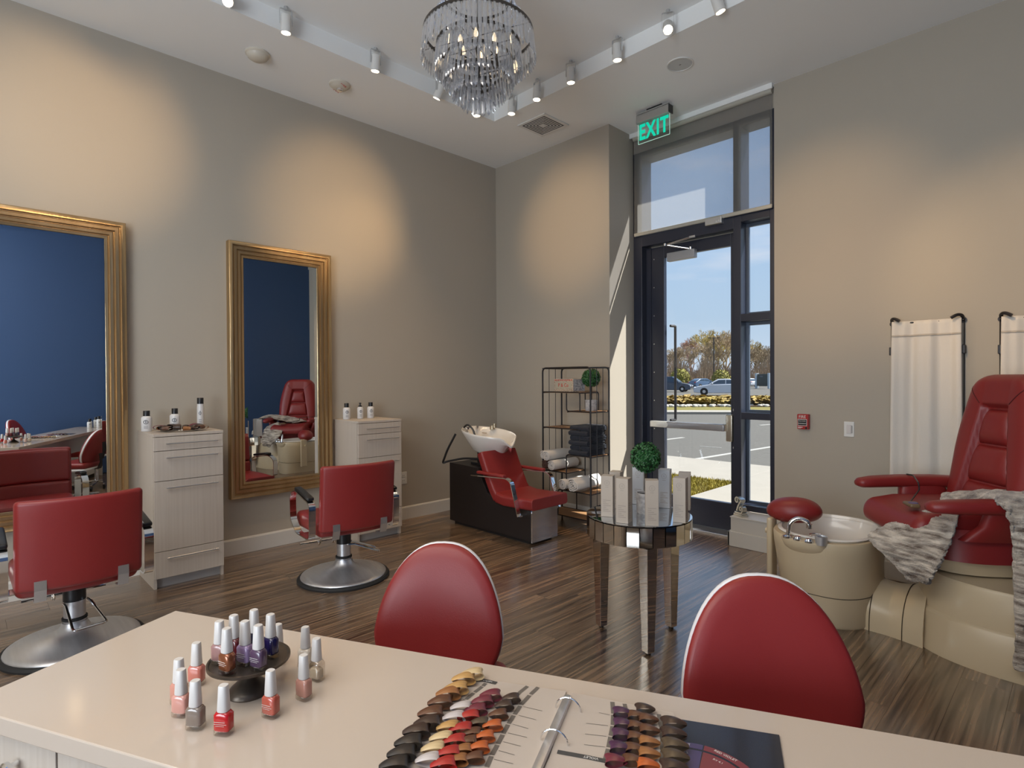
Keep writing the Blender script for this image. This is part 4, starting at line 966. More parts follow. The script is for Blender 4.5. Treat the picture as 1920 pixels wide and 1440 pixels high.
def curl_mesh(name, w=.020, l=.032, h=.016, m=None):
    """a lock of hair bent into a teardrop loop: tip at the origin, loop towards +y, lying on z=0"""
    V, F = [], []; n = 22
    for i in range(n+1):
        a = 2*PI*i/n; y = l*.5*(1-math.cos(a)); rr_ = math.sin(a)*(math.sin(a/2)**.7)
        for k in range(5):
            s = (k/4*2-1); x = s*w*.5*(.30+.70*math.sin(a/2)); 
            z = h*.5*(1+.95*rr_)*(1-.10*s*s)+.001
            V.append((x+.25*y*0, y+.10*w*s*s*math.sin(a/2), z))
    for i in range(n):
        for k in range(4): F.append((i*5+k, i*5+k+1, (i+1)*5+k+1, (i+1)*5+k))
    return V, F
def hair(name, c, c2): return mat('hair_'+name, c, .38, noise=((500, 60, 60), .7, 3, c2), spec=.7)
HA = dict(black=hair('black', (.008, .006, .006), (.022, .018, .016)), dark=hair('dark', (.022, .011, .008), (.05, .026, .018)), brown=hair('brown', (.06, .022, .010), (.13, .05, .022)), amber=hair('amber', (.20, .075, .02), (.33, .14, .045)),
          gold=hair('gold', (.36, .20, .06), (.55, .33, .12)), blonde=hair('blonde', (.48, .35, .18), (.66, .52, .30)), pearl=hair('pearl', (.42, .38, .36), (.56, .52, .52)), wine=hair('wine', (.09, .010, .022), (.18, .02, .04)),
          red=hair('red', (.26, .010, .010), (.42, .02, .015)), copper=hair('copper', (.34, .06, .012), (.50, .12, .02)), violet=hair('violet', (.03, .009, .03), (.08, .02, .07)), taupe=hair('taupe', (.045, .030, .016), (.09, .062, .035)))
def curl(parent, m, loc, rz, s=1.0, key=None):
    key = 'curl_'+m.name
    if key not in bpy.data.meshes:
        me = mk('hair_swatch', curl_mesh('c'), m, mesh_only=True, smooth=70); me.name = key
    o = use('hair_swatch', bpy.data.meshes[key], parent, loc, (0, 0, rz)); o.scale = (s, s, s); return o
p = at(340, 808, 0, .31)
t = thing('hair_sample_ring', 'ring of dark brown hair colour samples lying on the left cabinet top', 'hair samples', (.31, p[1], ZC1), 1.2)
mk('key_ring', tube([(.02*math.cos(a), .02*math.sin(a), .004) for a in [2*PI*i/20 for i in range(20)]], .0018, 6, True), M_chrome, t)
for k in range(16):
    a = -1.0+k*.40; q = .024+.012*(k % 2)
    curl(t, [HA['dark'], HA['brown'], HA['dark'], HA['amber'], HA['black'], HA['wine']][k % 6], (q*math.cos(a)*2.6, q*math.sin(a)*1.2, .001+.005*(k % 3)), a-PI/2, 2.5)

# ------------------------------------------------------------------ manicure desk
ZD = .75; DA = math.atan2(.446, .895); D0 = (3.037, .472)
dk = thing('manicure_desk', 'long white quartz topped manicure desk across the foreground', 'desk', (D0[0], D0[1], 0), DA)
DL, DW = 2.95, .53
mk('desktop', box(0, DL, -DW, 0, ZD-.04, ZD), M_quartz, dk, smooth=0, bevel=.003)
mk('end_panel', box(.02, .045, -DW+.02, -.02, 0, ZD-.041), mat('white_panel', (.58, .55, .51), .4), dk, smooth=0)
mk('end_panel', box(DL-.045, DL-.02, -DW+.02, -.02, 0, ZD-.041), mat('white_panel', (1, 1, 1)), dk, smooth=0)
mk('modesty_panel', box(.047, DL-.047, -.26, -.24, .06, ZD-.041), mat('white_panel', (1, 1, 1)), dk, smooth=0)
for k, (a, b) in enumerate(((.047, .50), (2.45, DL-.047))):
    c = mk('pedestal', box(a, b, -DW+.045, -.262, .08, ZD-.042), M_blackw, dk, smooth=0)
    mk('toe_kick', box(a, b, -DW+.07, -.262, 0, .079), M_black, c, smooth=0)
    n = 2; w = (b-a)/n
    for i in range(n):
        dr = mk('pedestal_door', box(a+i*w+.003, a+(i+1)*w-.003, -DW+.022, -DW+.044, .085, ZD-.048), M_lam, c, smooth=0, bevel=.0015)
kx = (at(50, 1430, 2, .6)[0]-D0[0], at(50, 1430, 2, .6)[1]-D0[1])
mk('door_knob', mv(lathe([(.006, 0), (.006, .014), (.013, .018), (.014, .026), (.009, .031), (0, .032)], 20), (.155, -DW+.022, .645), rx=PI/2), M_chrome, dk)
mk('door_knob', mv(lathe([(.006, 0), (.006, .014), (.013, .018), (.014, .026), (.009, .031), (0, .032)], 20), (.395, -DW+.022, .645), rx=PI/2), M_chrome, dk)

# egg backed desk chairs (local -y = forward)
def egg_outline(n, k=1.0):
    o = []
    for i in range(n):
        a = 2*PI*i/n; s, c = math.sin(a), math.cos(a)
        z = .605+(.280 if s > 0 else .185)*s
        w = .222*(abs(c)**.83)*(1-.10*s if s > 0 else 1-.05*abs(s))
        o.append((math.copysign(w, c)*k, .64+(z-.64)*k))
    return o
def egg_chair(x, y, rz, dz, label):
    t = thing('egg_chair', label, 'chair', (x, y, 0), rz, 'red egg backed desk chairs')
    n = 64; cup = lambda px, pz: -.55*px*px+.24*(pz-.62)
    def R(k, off): return [(a, cup(a, b)+off, b+dz) for a, b in egg_outline(n, k)]
    mk('back_rim', loft([R(.96, -.002), R(1.004, .0), R(1.008, .005), R(1.009, .013), R(1.0, .019), R(.95, .020)], False), M_shell, t, smooth=60)
    mk('back_panel', loft([R(.985, .012), R(.985, .022), R(.96, .030), R(.80, .038), R(.5, .042), R(.02, .044)]), M_red, t, smooth=60)
    mk('back_pad', loft([R(.995, .0), R(1.0, -.008), R(.985, -.015), R(.94, -.022), R(.8, -.029), R(.5, -.036), R(.02, -.037)]), M_red, t, smooth=60)
    s = mk('seat_pad', warp(rbox(.47, .44, .075, .034, (0, -.20, .465+dz*.5), 3, 5), lambda a, b, c: (a*(1-.12*max(0, -(b+.2)/.22)), b, c-.03*max(0, (-b-.30)/.12))), M_red, t, smooth=60)
    mk('seat_shell', warp(rbox(.475, .445, .03, .014, (0, -.20, .418+dz*.5), 2, 4), lambda a, b, c: (a*(1-.12*max(0, -(b+.2)/.22)), b, c)), M_shell, s, smooth=60)
    mk('back_bracket', sweep([(0, .075, .60+dz), (0, .085, .50+dz), (0, .05, .405), (0, -.10, .395)], [(-.04, -.005), (.04, -.005), (.04, .005), (-.04, .005)], up=(0, 1, .2)), M_iron, t, smooth=40)
    mk('gas_post', [cyl((0, -.19, .08), .025, .20, 18), cyl((0, -.19, .26), .016, .145, 14)], M_chrome, t)
    for k in range(5):
        a = k*2*PI/5+.3
        l = mk('base_arm', sweep([(0+.03*math.cos(a), -.19+.03*math.sin(a), .095), (.27*math.cos(a), -.19+.27*math.sin(a), .068)], [(-.02, -.012), (.02, -.012), (.02, .012), (-.02, .012)], scale=[1.1, .7]), M_chrome, t, smooth=0, bevel=.003)
        cx, cy = .26*math.cos(a), -.19+.26*math.sin(a)
        mk('caster', [mv(cyl((0, 0, -.011), .027, .022, 16), (cx, cy, .028), rx=PI/2, rz=a), rod((cx, cy, .03), (cx, cy, .066), .006)], M_black, l)
    return t
egg_chair(3.425, 1.180, DA+.20, -.014, 'red egg backed chair at the far side of the desk, beside the salon chair base')
egg_chair(4.400, 1.500, DA+.24, .030, 'red egg backed chair at the far side of the desk, before the foot basin')
egg_chair(5.58, .60, DA+PI, .03, 'red egg backed chair on the near desk side, only seen in the mirror')

# nail polish bottles
M_cap = mat('polish_cap', (.58, .56, .54), .35)
def rrect(w, d, e=4, n=24): return [(x, y) for x, y, _ in superell(w/2, d/2, e, 0, n)]
def lofta(secs): return loft([[(x, y, z) for x, y in rrect(w, d, e)] for w, d, e, z in secs])
POL = {}
def polish(px, py, zt, colname, col, label, rz=None, s=1.0, metal=0, clear=False):
    x, y, _ = at(px, py, 2, zt)
    rr_ = random.Random(int(px*7+py))
    t = thing('polish_bottle', label, 'bottle', (x, y, zt), DA+(rz if rz is not None else rr_.uniform(-.25, .25)), 'nail polish bottles on the desk'); t.scale = (s, s, s)
    k = 'polish_'+colname
    M = mat(k, col, .22, metal=metal, spec=.6, coat=.5)
    if 'g' not in POL:
        POL['g'] = mk('glass_bottom', lofta([(.033, .022, 4, .0), (.036, .025, 4, .002), (.036, .025, 4, .010), (.030, .020, 4, .0115)]), M_clear, mesh_only=True)
        POL['s'] = mk('glass_bottle', lofta([(.033, .022, 4, .0), (.0365, .0255, 4, .002), (.0365, .0255, 4, .040), (.030, .022, 3, .0455), (.017, .017, 2, .048)]), M_clear, mesh_only=True)
        POL['c'] = mk('cap', lofta([(.0225, .0215, 2.6, .0465), (.0230, .022, 2.6, .049), (.0185, .0175, 2.6, .0945), (.0165, .0155, 2.6, .0965)]), M_cap, mesh_only=True)
    if k not in POL: POL[k] = mk('polish', lofta([(.030, .020, 4, .0085), (.0345, .0235, 4, .0115), (.0345, .0235, 4, .0395), (.028, .020, 3, .0445), (.016, .016, 2, .0468)]), M, mesh_only=True)
    if clear:
        use('glass_bottle', POL['s'], t); use('polish', POL[k], t, (0, 0, .0)).scale = (.85, .85, .62)
    else:
        use('glass_bottom', POL['g'], t); use('polish', POL[k], t)
        pr = mk('printed_lines', [box(-.013, .010, -.0124, -.0119, .028, .0288), box(-.013, .013, -.0124, -.0119, .024, .0246), box(-.010, .008, -.0124, -.0119, .0205, .021)], M_cap, t, smooth=0) if colname in ('red', 'coral', 'copper', 'plum', 'lilac') else None
    use('cap', POL['c'], t)
    return t
pz = ZD+.0005
polish(420, 1375, pz, 'red', (.42, .004, .006), 'bright red nail polish bottle nearest the viewer')
polish(367, 1365, pz, 'taupe', (.20, .155, .125), 'taupe grey nail polish bottle left of the bright red one')
polish(340, 1341, pz, 'blush', (.56, .27, .22), 'pale pink nail polish bottle in front at the left end of the ring')
polish(336, 1318, pz, 'apricot', (.52, .24, .18), 'apricot pink nail polish bottle half hidden behind the pale pink one')
polish(369, 1283, pz, 'salmon', (.50, .16, .12), 'salmon pink nail polish bottle at the left back of the ring')
polish(508, 1343, pz, 'coral', (.42, .085, .055), 'coral nail polish bottle right in front of the cake stand foot')
polish(570, 1310, pz, 'nude', (.42, .20, .15), 'nude pink nail polish bottle right of the cake stand')
polish(594, 1274, pz, 'gloss', (.52, .42, .30), 'clear topcoat bottle at the right end of the ring', clear=True)
polish(573, 1249, pz, 'cream', (.58, .50, .40), 'cream nail polish bottle farthest right behind the clear topcoat')
polish(522, 1243, pz, 'shell', (.58, .42, .38), 'shell pink nail polish bottle peeking out behind the cake stand')
# cake stand
c = at(468, 1296, 2, ZD); ZP = ZD+.072
cs = thing('cake_stand', 'small dark bronze cake stand holding seven nail polish bottles', 'stand', (c[0], c[1], ZD))
M_cake = mat('dark_bronze', (.075, .058, .045), .38, metal=.7, noise=((30, 30, 30), .7, 3, (.11, .09, .07)))
mk('foot', lathe([(.046, 0), (.047, .003), (.040, .012), (.024, .026), (.013, .036), (.009, .044), (.009, .066), (0, .066)], 40), M_cake, cs, smooth=60)
pc_ = at(463, 1247, 2, ZP); ox, oy = 0.0, 0.0
mk('plate', lathe([(.012, .062), (.080, .066), (.0865, .070), (.0865, .0755), (.083, .076), (.080, .0722), (0, .072)], 56), M_cake, cs, smooth=40)
mk('rim_handle', [tube([(-.083, -.014, .073), (-.094, -.010, .078), (-.095, .006, .078), (-.084, .012, .073)], .0035, 6)], M_cake, cs).rotation_euler = (0, 0, 1.0-1.6)
ps = ZD+.0725
polish(426, 1262, ps, 'copper', (.26, .085, .035), 'metallic copper nail polish bottle at the front left of the cake stand', metal=.5)
polish(460, 1246, ps, 'lilac', (.26, .18, .31), 'lilac nail polish bottle in the middle of the cake stand')
polish(485, 1255, ps, 'plum', (.075, .042, .08), 'dusky purple nail polish bottle at the front of the cake stand')
polish(508, 1231, ps, 'navy', (.012, .008, .06), 'navy blue nail polish bottle at the right side of the cake stand')
polish(439, 1233, ps, 'wine', (.10, .008, .012), 'dark wine red nail polish bottle behind the copper one')
polish(477, 1221, ps, 'black', (.012, .014, .03), 'black nail polish bottle at the back of the cake stand')
polish(412, 1243, ps, 'mauve', (.30, .16, .15), 'white capped nail polish bottle hidden behind the copper one', s=.97)
# bottles at the far end of the desk, seen in the nearer mirror
U = lambda a, b: (D0[0]+a*math.cos(DA)-b*math.sin(DA), D0[1]+a*math.sin(DA)+b*math.cos(DA))
for k, (a, b, h) in enumerate(((2.70, -.16, .17), (2.76, -.22, .155), (2.82, -.15, .165), (2.78, -.30, .13), (2.70, -.28, .12))):
    q = U(a, b); o = product_bottle(q[0], q[1], ZD+.0005, h, .03, ['tall white bottle', 'second white bottle', 'white bottle by the blue wall', 'short white bottle', 'shortest white bottle'][k]+' at the far desk end, seen in the nearer mirror', 'cap', 3.0, 'white bottles at the far desk end')

# ------------------------------------------------------------------ colour chart binder
ZB = ZD+.004
bo = thing('color_chart_book', 'open ring binder of curled hair colour samples on the desk', 'book', (4.20, .86, ZD))
def B(px, py, z=0): p = at(px, py, 2, ZB+z); return (p[0]-4.20, p[1]-.86, ZB-ZD+z)
M_page = mat('page', (.47, .41, .355), .35)
def sheet(name, px, h0, h1, m, parent):
    P = [B(*q) for q in px]; V = [(a, b, h0) for a, b, _ in P]+[(a, b, h1) for a, b, _ in P]; n = len(P)
    return mk(name, (V, [tuple(range(n))[::-1], tuple(range(n, 2*n))]+[(i, (i+1) % n, n+(i+1) % n, n+i) for i in range(n)]), m, parent, smooth=0)
lp = sheet('page', [(868, 1268), (1062, 1296), (1045, 1340), (985, 1470), (960, 1520), (640, 1520), (760, 1390)], .0005, .004, M_page, bo)
rp = sheet('page', [(1072, 1298), (1262, 1336), (1268, 1350), (1275, 1440), (1275, 1520), (985, 1520), (1030, 1420)], .0005, .004, M_page, bo)
def strip(px, w, m, parent, h=.0046, name='printed_bar'):
    P = [Vector(B(*q)) for q in px]; V, F = [], []
    for i, p_ in enumerate(P):
        d_ = (P[min(i+1, len(P)-1)]-P[max(i-1, 0)]).normalized(); nn = Vector((-d_.y, d_.x, 0))
        V += [(p_.x+nn.x*w, p_.y+nn.y*w, h), (p_.x-nn.x*w, p_.y-nn.y*w, h)]
    F = [(2*i, 2*i+1, 2*i+3, 2*i+2) for i in range(len(P)-1)]
    return mk(name, (V, F), m, parent, smooth=0)
def lerp(a, b, t): return (a[0]+(b[0]-a[0])*t, a[1]+(b[1]-a[1])*t)
def dashes(pts, w, gap=.12):
    for a, b in zip(pts, pts[1:]): strip([lerp(a, b, gap*.5), lerp(a, b, 1-gap*.5)], w, M_grey, lp if pts[0][0] < 1060 else rp)
strip([(893, 1272.5), (931, 1281.5)], .0060, M_print, lp, .0048)
strip([(1045, 1410), (1100, 1420), (1157, 1432)], .0055, M_print, rp, .0048)
dashes([(911, 1281), (905, 1287), (889, 1299), (873, 1312), (860, 1325)], .0044)
strip([(989, 1287), (975, 1298), (964, 1311)], .0044, M_grey, lp)
dashes([(1010, 1288), (994, 1303), (976, 1323), (964, 1341), (953, 1358), (943, 1377), (933, 1396), (922, 1417), (912, 1440)], .0046)
dashes([(1148, 1315), (1150, 1340), (1149, 1361), (1145, 1381), (1141, 1403), (1133, 1432)], .0046)
strip([(1171, 1320), (1175, 1337)], .0044, M_grey, rp)
dashes([(1235, 1338), (1240, 1366), (1242, 1388), (1242, 1408), (1241, 1431)], .0044)
for k in range(7):
    y = 1325+16.5*k; x0 = 981-8.6*k+(0 if k < 2 else -3); strip([(x0, y), (x0+36-3*(k % 3), y+8.5)], .0006, M_grey, lp, .0045, 'printed_line')
for k in range(4):
    y = 1339+20*k; strip([(1141-2*k-18-22*(k > 0), y-2.5), (1143-3*k, y+2)], .0006, M_grey, rp, .0045, 'printed_line')
def btext(body, px, size, ang, parent): 
    q = B(*px); return text('lettering', body, size, M_wp, parent, (q[0], q[1], .0050), (0, 0, ang), ext=.0001)
a0 = Vector(B(1045, 1410)); a1 = Vector(B(1157, 1432)); ang = math.atan2(a1.y-a0.y, a1.x-a0.x)
btext('VIOLET', (1108, 1421.5), .0085, ang+PI, rp)
btext('NATURAL', (911, 1277), .0070, ang+PI, lp)
# ring mechanism
s0, s1 = Vector(B(1067, 1306)), Vector(B(1000, 1462)); ax = (s1-s0).normalized(); nn = Vector((-ax.y, ax.x, 0))
sp_ = mk('ring_spine', sweep([tuple(s0+Vector((0, 0, .004))), tuple(s0+ax*.012+Vector((0, 0, .006))), tuple(s1+Vector((0, 0, .006)))], [(-.009, -.005), (.009, -.005), (.0075, .003), (0, .0050), (-.0075, .003)], scale=[.1, 1, 1]), M_brush, bo, smooth=30)
for q_ in ((1065, 1331), (1039, 1393)):
    c_ = Vector(B(*q_)); c_.z = 0
    mk('binder_ring', [tube([tuple(c_+nn*(.027*math.cos(a))+Vector((0, 0, .004+.026*math.sin(a)))) for a in [PI*i/16 for i in range(17)]], .0016, 7)]+[lathe([(.004, 0), (.003, .003), (0, .0032)], 10, tuple(c_+nn*(s*.027)+Vector((0, 0, .0002)))) for s in (-1, 1)], M_chrome, sp_)
# samples
rows = [
 (lp, 1.32, .35, [(880, 1275, 'blonde'), (864, 1284, 'gold'), (850, 1302, 'gold'), (835, 1312, 'amber'), (820, 1329, 'brown'), (802, 1350, 'brown'), (795, 1369, 'dark'), (775, 1384, 'dark'), (760, 1406, 'black'), (747, 1427, 'black'), (733, 1449, 'black')]),
 (lp, 1.12, .30, [(860, 1337, 'pearl'), (846, 1356, 'pearl'), (835, 1375, 'gold'), (822, 1396, 'blonde'), (807, 1416, 'blonde'), (797, 1437, 'pearl')]),
 (lp, 1.16, .25, [(915, 1314, 'wine'), (900, 1326, 'wine'), (887, 1342, 'wine'), (874, 1355, 'red'), (859, 1379, 'red'), (846, 1402, 'red'), (835, 1425, 'red'), (826, 1446, 'red')]),
 (lp, .98, .25, [(894, 1365, 'taupe'), (880, 1385, 'brown'), (872, 1401, 'brown'), (861, 1417, 'amber'), (852, 1436, 'amber')]),
 (lp, .98, .25, [(954, 1318, 'dark'), (941, 1332, 'dark'), (930, 1349, 'brown'), (919, 1370, 'copper'), (904, 1391, 'copper'), (893, 1412, 'copper'), (883, 1432, 'brown')]),
 (rp, 1.0, PI+.1, [(1172, 1345, 'violet'), (1174, 1367, 'violet'), (1172, 1387, 'violet'), (1168, 1412, 'violet'), (1160, 1437, 'wine')]),
 (rp, .95, PI+.1, [(1198, 1351, 'brown'), (1198, 1371, 'brown'), (1198, 1392, 'brown'), (1196, 1414, 'brown'), (1193, 1436, 'brown')]),
 (rp, 1.0, PI+.1, [(1214, 1338, 'dark'), (1220, 1358, 'brown'), (1222, 1379, 'brown'), (1222, 1402, 'amber'), (1222, 1424, 'amber'), (1220, 1445, 'copper')]),
 (rp, 1.2, PI+.1, [(1269, 1368, 'dark'), (1269, 1388, 'dark'), (1272, 1410, 'taupe'), (1273, 1432, 'taupe'), (1271, 1452, 'dark')]),
]
for par, sc, dr, items in rows:
    for px, py, cn in items:
        q = B(px, py); d_ = Vector((math.cos(ang+PI/2+dr*.0), math.sin(ang+PI/2), 0))
        a_ = ang-PI/2+.45 if par is lp else ang+PI/2+.2
        cv = Vector((-math.sin(a_), math.cos(a_), 0))*.016*sc
        curl(par, HA[cn], (q[0]-cv.x, q[1]-cv.y, .004), a_, sc*1.22)
for o in list(lp.children)+list(rp.children):
    pass
# dark brochure with a colour wheel
br = thing('color_wheel_brochure', 'glossy black brochure with a colour wheel on the desk', 'brochure', (4.50, 1.04, ZD))
def Q(px, py): p = at(px, py, 2, ZD+.003); return (p[0]-4.50, p[1]-1.04)
P = [Q(*q) for q in ((1265, 1347), (1461, 1378), (1480, 1500), (1284, 1500))]
mk('cover', prism(P, .0003, .0032), mat('gloss_black', (.014, .015, .022), .22, coat=.6), br, smooth=0)
c0 = Q(1303, 1478)
def wheel(r0, r1, a0, a1, m, h, name='wheel_sector'):
    n = 14; pts = [(c0[0]+r0*math.cos(a0+(a1-a0)*i/n), c0[1]+r0*math.sin(a0+(a1-a0)*i/n)) for i in range(n+1)]+[(c0[0]+r1*math.cos(a1+(a0-a1)*i/n), c0[1]+r1*math.sin(a1+(a0-a1)*i/n)) for i in range(n+1)]
    return mk(name, prism(pts, .0032, h), m, br, smooth=0)
top = math.atan2(Q(1303, 1400)[1]-c0[1], Q(1303, 1400)[0]-c0[0]); r_ = math.hypot(Q(1303, 1400)[0]-c0[0], Q(1303, 1400)[1]-c0[1])
cols = [(mat('wheel_teal', (.015, .05, .055), .3), top+.55, top+1.3), (mat('wheel_violet', (.055, .045, .13), .3), top-.12, top+.53), (mat('wheel_red', (.17, .03, .04), .3), top-.85, top-.14), (mat('wheel_orange', (.30, .05, .02), .3), top-1.5, top-.87)]
for m_, a_, b_ in cols:
    wheel(r_*.95, r_*1.08, a_, b_, m_, .0036); wheel(r_*.35, r_*.90, a_, b_, m_, .0036)
for body, a_, rr_, sz in (('VIOLET', top+.18, 1.015, .008), ('RED VIOLET', top-.48, 1.015, .008), ('V2.2', top+.2, .80, .007), ('RV 4.1', top-.45, .80, .007)):
    text('lettering', body, sz, M_wp, br, (c0[0]+r_*rr_*math.cos(a_), c0[1]+r_*rr_*math.sin(a_), .0040), (0, 0, a_-PI/2), ext=.0001)

# ------------------------------------------------------------------ outside: walk, lawn, car park, cars, trees
ZO = -.12
def O(px, py, z=ZO): return at(px, py, 2, z)
ground = lambda nm, poly, z0, z1, m: struct(mk(nm, prism([(p[0], p[1]) for p in poly], z0, z1), m, smooth=0))
M_asph = mat('asphalt', (.068, .063, .053), .85, noise=((9, 9, 9), .6, 6, (.092, .085, .072)))
M_conc = mat('concrete', (.235, .215, .18), .8, noise=((3, 3, 3), .7, 5, (.27, .245, .205)))
struct(mk('pavement', box(-120, 60, 5.3, 130, ZO-.3, ZO), M_asph, smooth=0))
walk = struct(mk('sidewalk', box(-6, 9, 5.3, 10.2, ZO-.1, ZO+.012), M_conc, smooth=0))
for x in (-4.2, -2.4, -.6, 1.2, 3.0): mk('joint_line', box(x, x+.012, 8.25, 10.2, ZO+.0122, ZO+.0135), mat('joint', (.3, .27, .23), .9), walk, smooth=0)
struct(mk('entry_slab', box(1.40, 3.4, 5.3, 8.2, ZO-.05, ZO+.06), M_conc, smooth=0))
def blades(name, x0, x1, y0, y1, n, h, m, seed, z=ZO):
    rn = random.Random(seed); V, F = [], []
    for i in range(n):
        x, y = rn.uniform(x0, x1), rn.uniform(y0, y1); a = rn.uniform(0, PI); hh = h*rn.uniform(.5, 1.2); w = .006+h*.05; lx, ly = rn.uniform(-.4, .4)*hh, rn.uniform(-.4, .4)*hh
        o = len(V); V += [(x-w*math.cos(a), y-w*math.sin(a), z), (x+w*math.cos(a), y+w*math.sin(a), z), (x+lx, y+ly, z+hh)]; F.append((o, o+1, o+2))
    return mk(name, (V, F), m, smooth=0, recalc=False)
M_grass = mat('spring_grass', (.25, .185, .012), .8, noise=((4, 4, 4), .7, 3, (.17, .15, .015)), rand=None)
struct(mk('lawn', box(-4.5, 1.38, 5.32, 8.22, ZO-.05, ZO+.02), M_grass, smooth=0))
o = blades('grass', -1.6, 1.36, 5.6, 8.2, 16000, .05, M_grass, 4, ZO+.02); o['kind'] = 'stuff'; o['label'] = 'yellow green lawn grass beside the concrete path'; o['category'] = 'grass'
# painted bay lines
M_line = mat('road_paint', (.30, .29, .265), .7)
pv = bpy.data.objects['pavement']
def bay(p0, p1, w=.055):
    a, b = Vector(O(*p0)), Vector(O(*p1)); d_ = (b-a).normalized(); n_ = Vector((-d_.y, d_.x, 0))*w
    mk('bay_line', prism([(a+n_)[:2], (b+n_)[:2], (b-n_)[:2], (a-n_)[:2]], ZO+.0005, ZO+.006), M_line, pv, smooth=0)
bay((1302, 861.5), (1449, 837.5)); bay((1236, 826), (1281, 820.5)); bay((1424, 797.5), (1452, 795.5)); bay((1312, 837), (1352, 840), .02)
# planted island: kerb, grass strip, ground cover
strp = lambda r0, r1: [O(1150, r0)[:2], O(1550, r0+1.0)[:2], O(1550, r1+.6)[:2], O(1150, r1)[:2]]
kb = struct(mk('kerb', prism(strp(776.5, 772.8), ZO, ZO+.10), M_conc, smooth=0))
struct(mk('lawn', prism(strp(772.5, 761), ZO, ZO+.07), mat('island_grass', (.155, .12, .012), .8, noise=((.6, .6, .6), .8, 4, (.12, .105, .012))), smooth=0))
def cover(seed):
    rn = random.Random(seed); V, F = [], []
    for i in range(5200):
        px = rn.uniform(1190, 1500); t_ = rn.random(); row = 764.5-6.0*t_
        x, y, _ = O(px, row); hh = rn.uniform(.10, .44)*(1.15-.4*abs(2*t_-1)); w = rn.uniform(.18, .34); a = rn.uniform(0, 2*PI); ti = rn.uniform(-.5, .5)
        o = len(V); cx, cy, z = x, y, ZO+.05+hh
        u = Vector((math.cos(a), math.sin(a), ti)); v = Vector((-math.sin(a), math.cos(a), rn.uniform(-.6, .6)))
        p = Vector((cx, cy, z)); V += [tuple(p-u*w), tuple(p+v*w*.55), tuple(p+u*w), tuple(p-v*w*.55)]; F += [(o, o+1, o+2, o+3)]
    return V, F
M_cov = mat('ground_cover', (.34, .25, .05), .8, noise=((.5, .5, .5), .5, 5, (.15, .085, .03)))
o = mk('ground_cover_plants', cover(2), M_cov, smooth=0, recalc=False); o['kind'] = 'stuff'; o['label'] = 'bank of ochre ground cover plants along the parking island'; o['category'] = 'plants'
struct(mk('planting_bed', prism(strp(765, 757), ZO, ZO+.12), mat('mulch', (.12, .07, .03), .9), smooth=0))
struct(mk('kerb', prism(strp(751, 747.5), ZO, ZO+.06), M_conc, smooth=0))
rr2 = random.Random(8)
V = []
for i in range(150):
    x, y, _ = O(rr2.uniform(1195, 1470), rr2.uniform(766, 763)); V.append(mv(rbox(.26, .2, .16, .07, (0, 0, 0), 1, 1), (x, y, ZO+.12), rz=rr2.uniform(0, 3)))
o = mk('edging_stones', V, mat('pale_stone', (.38, .36, .32), .8), smooth=0); o['kind'] = 'stuff'; o['label'] = 'strip of pale stones edging the planted island'; o['category'] = 'stones'

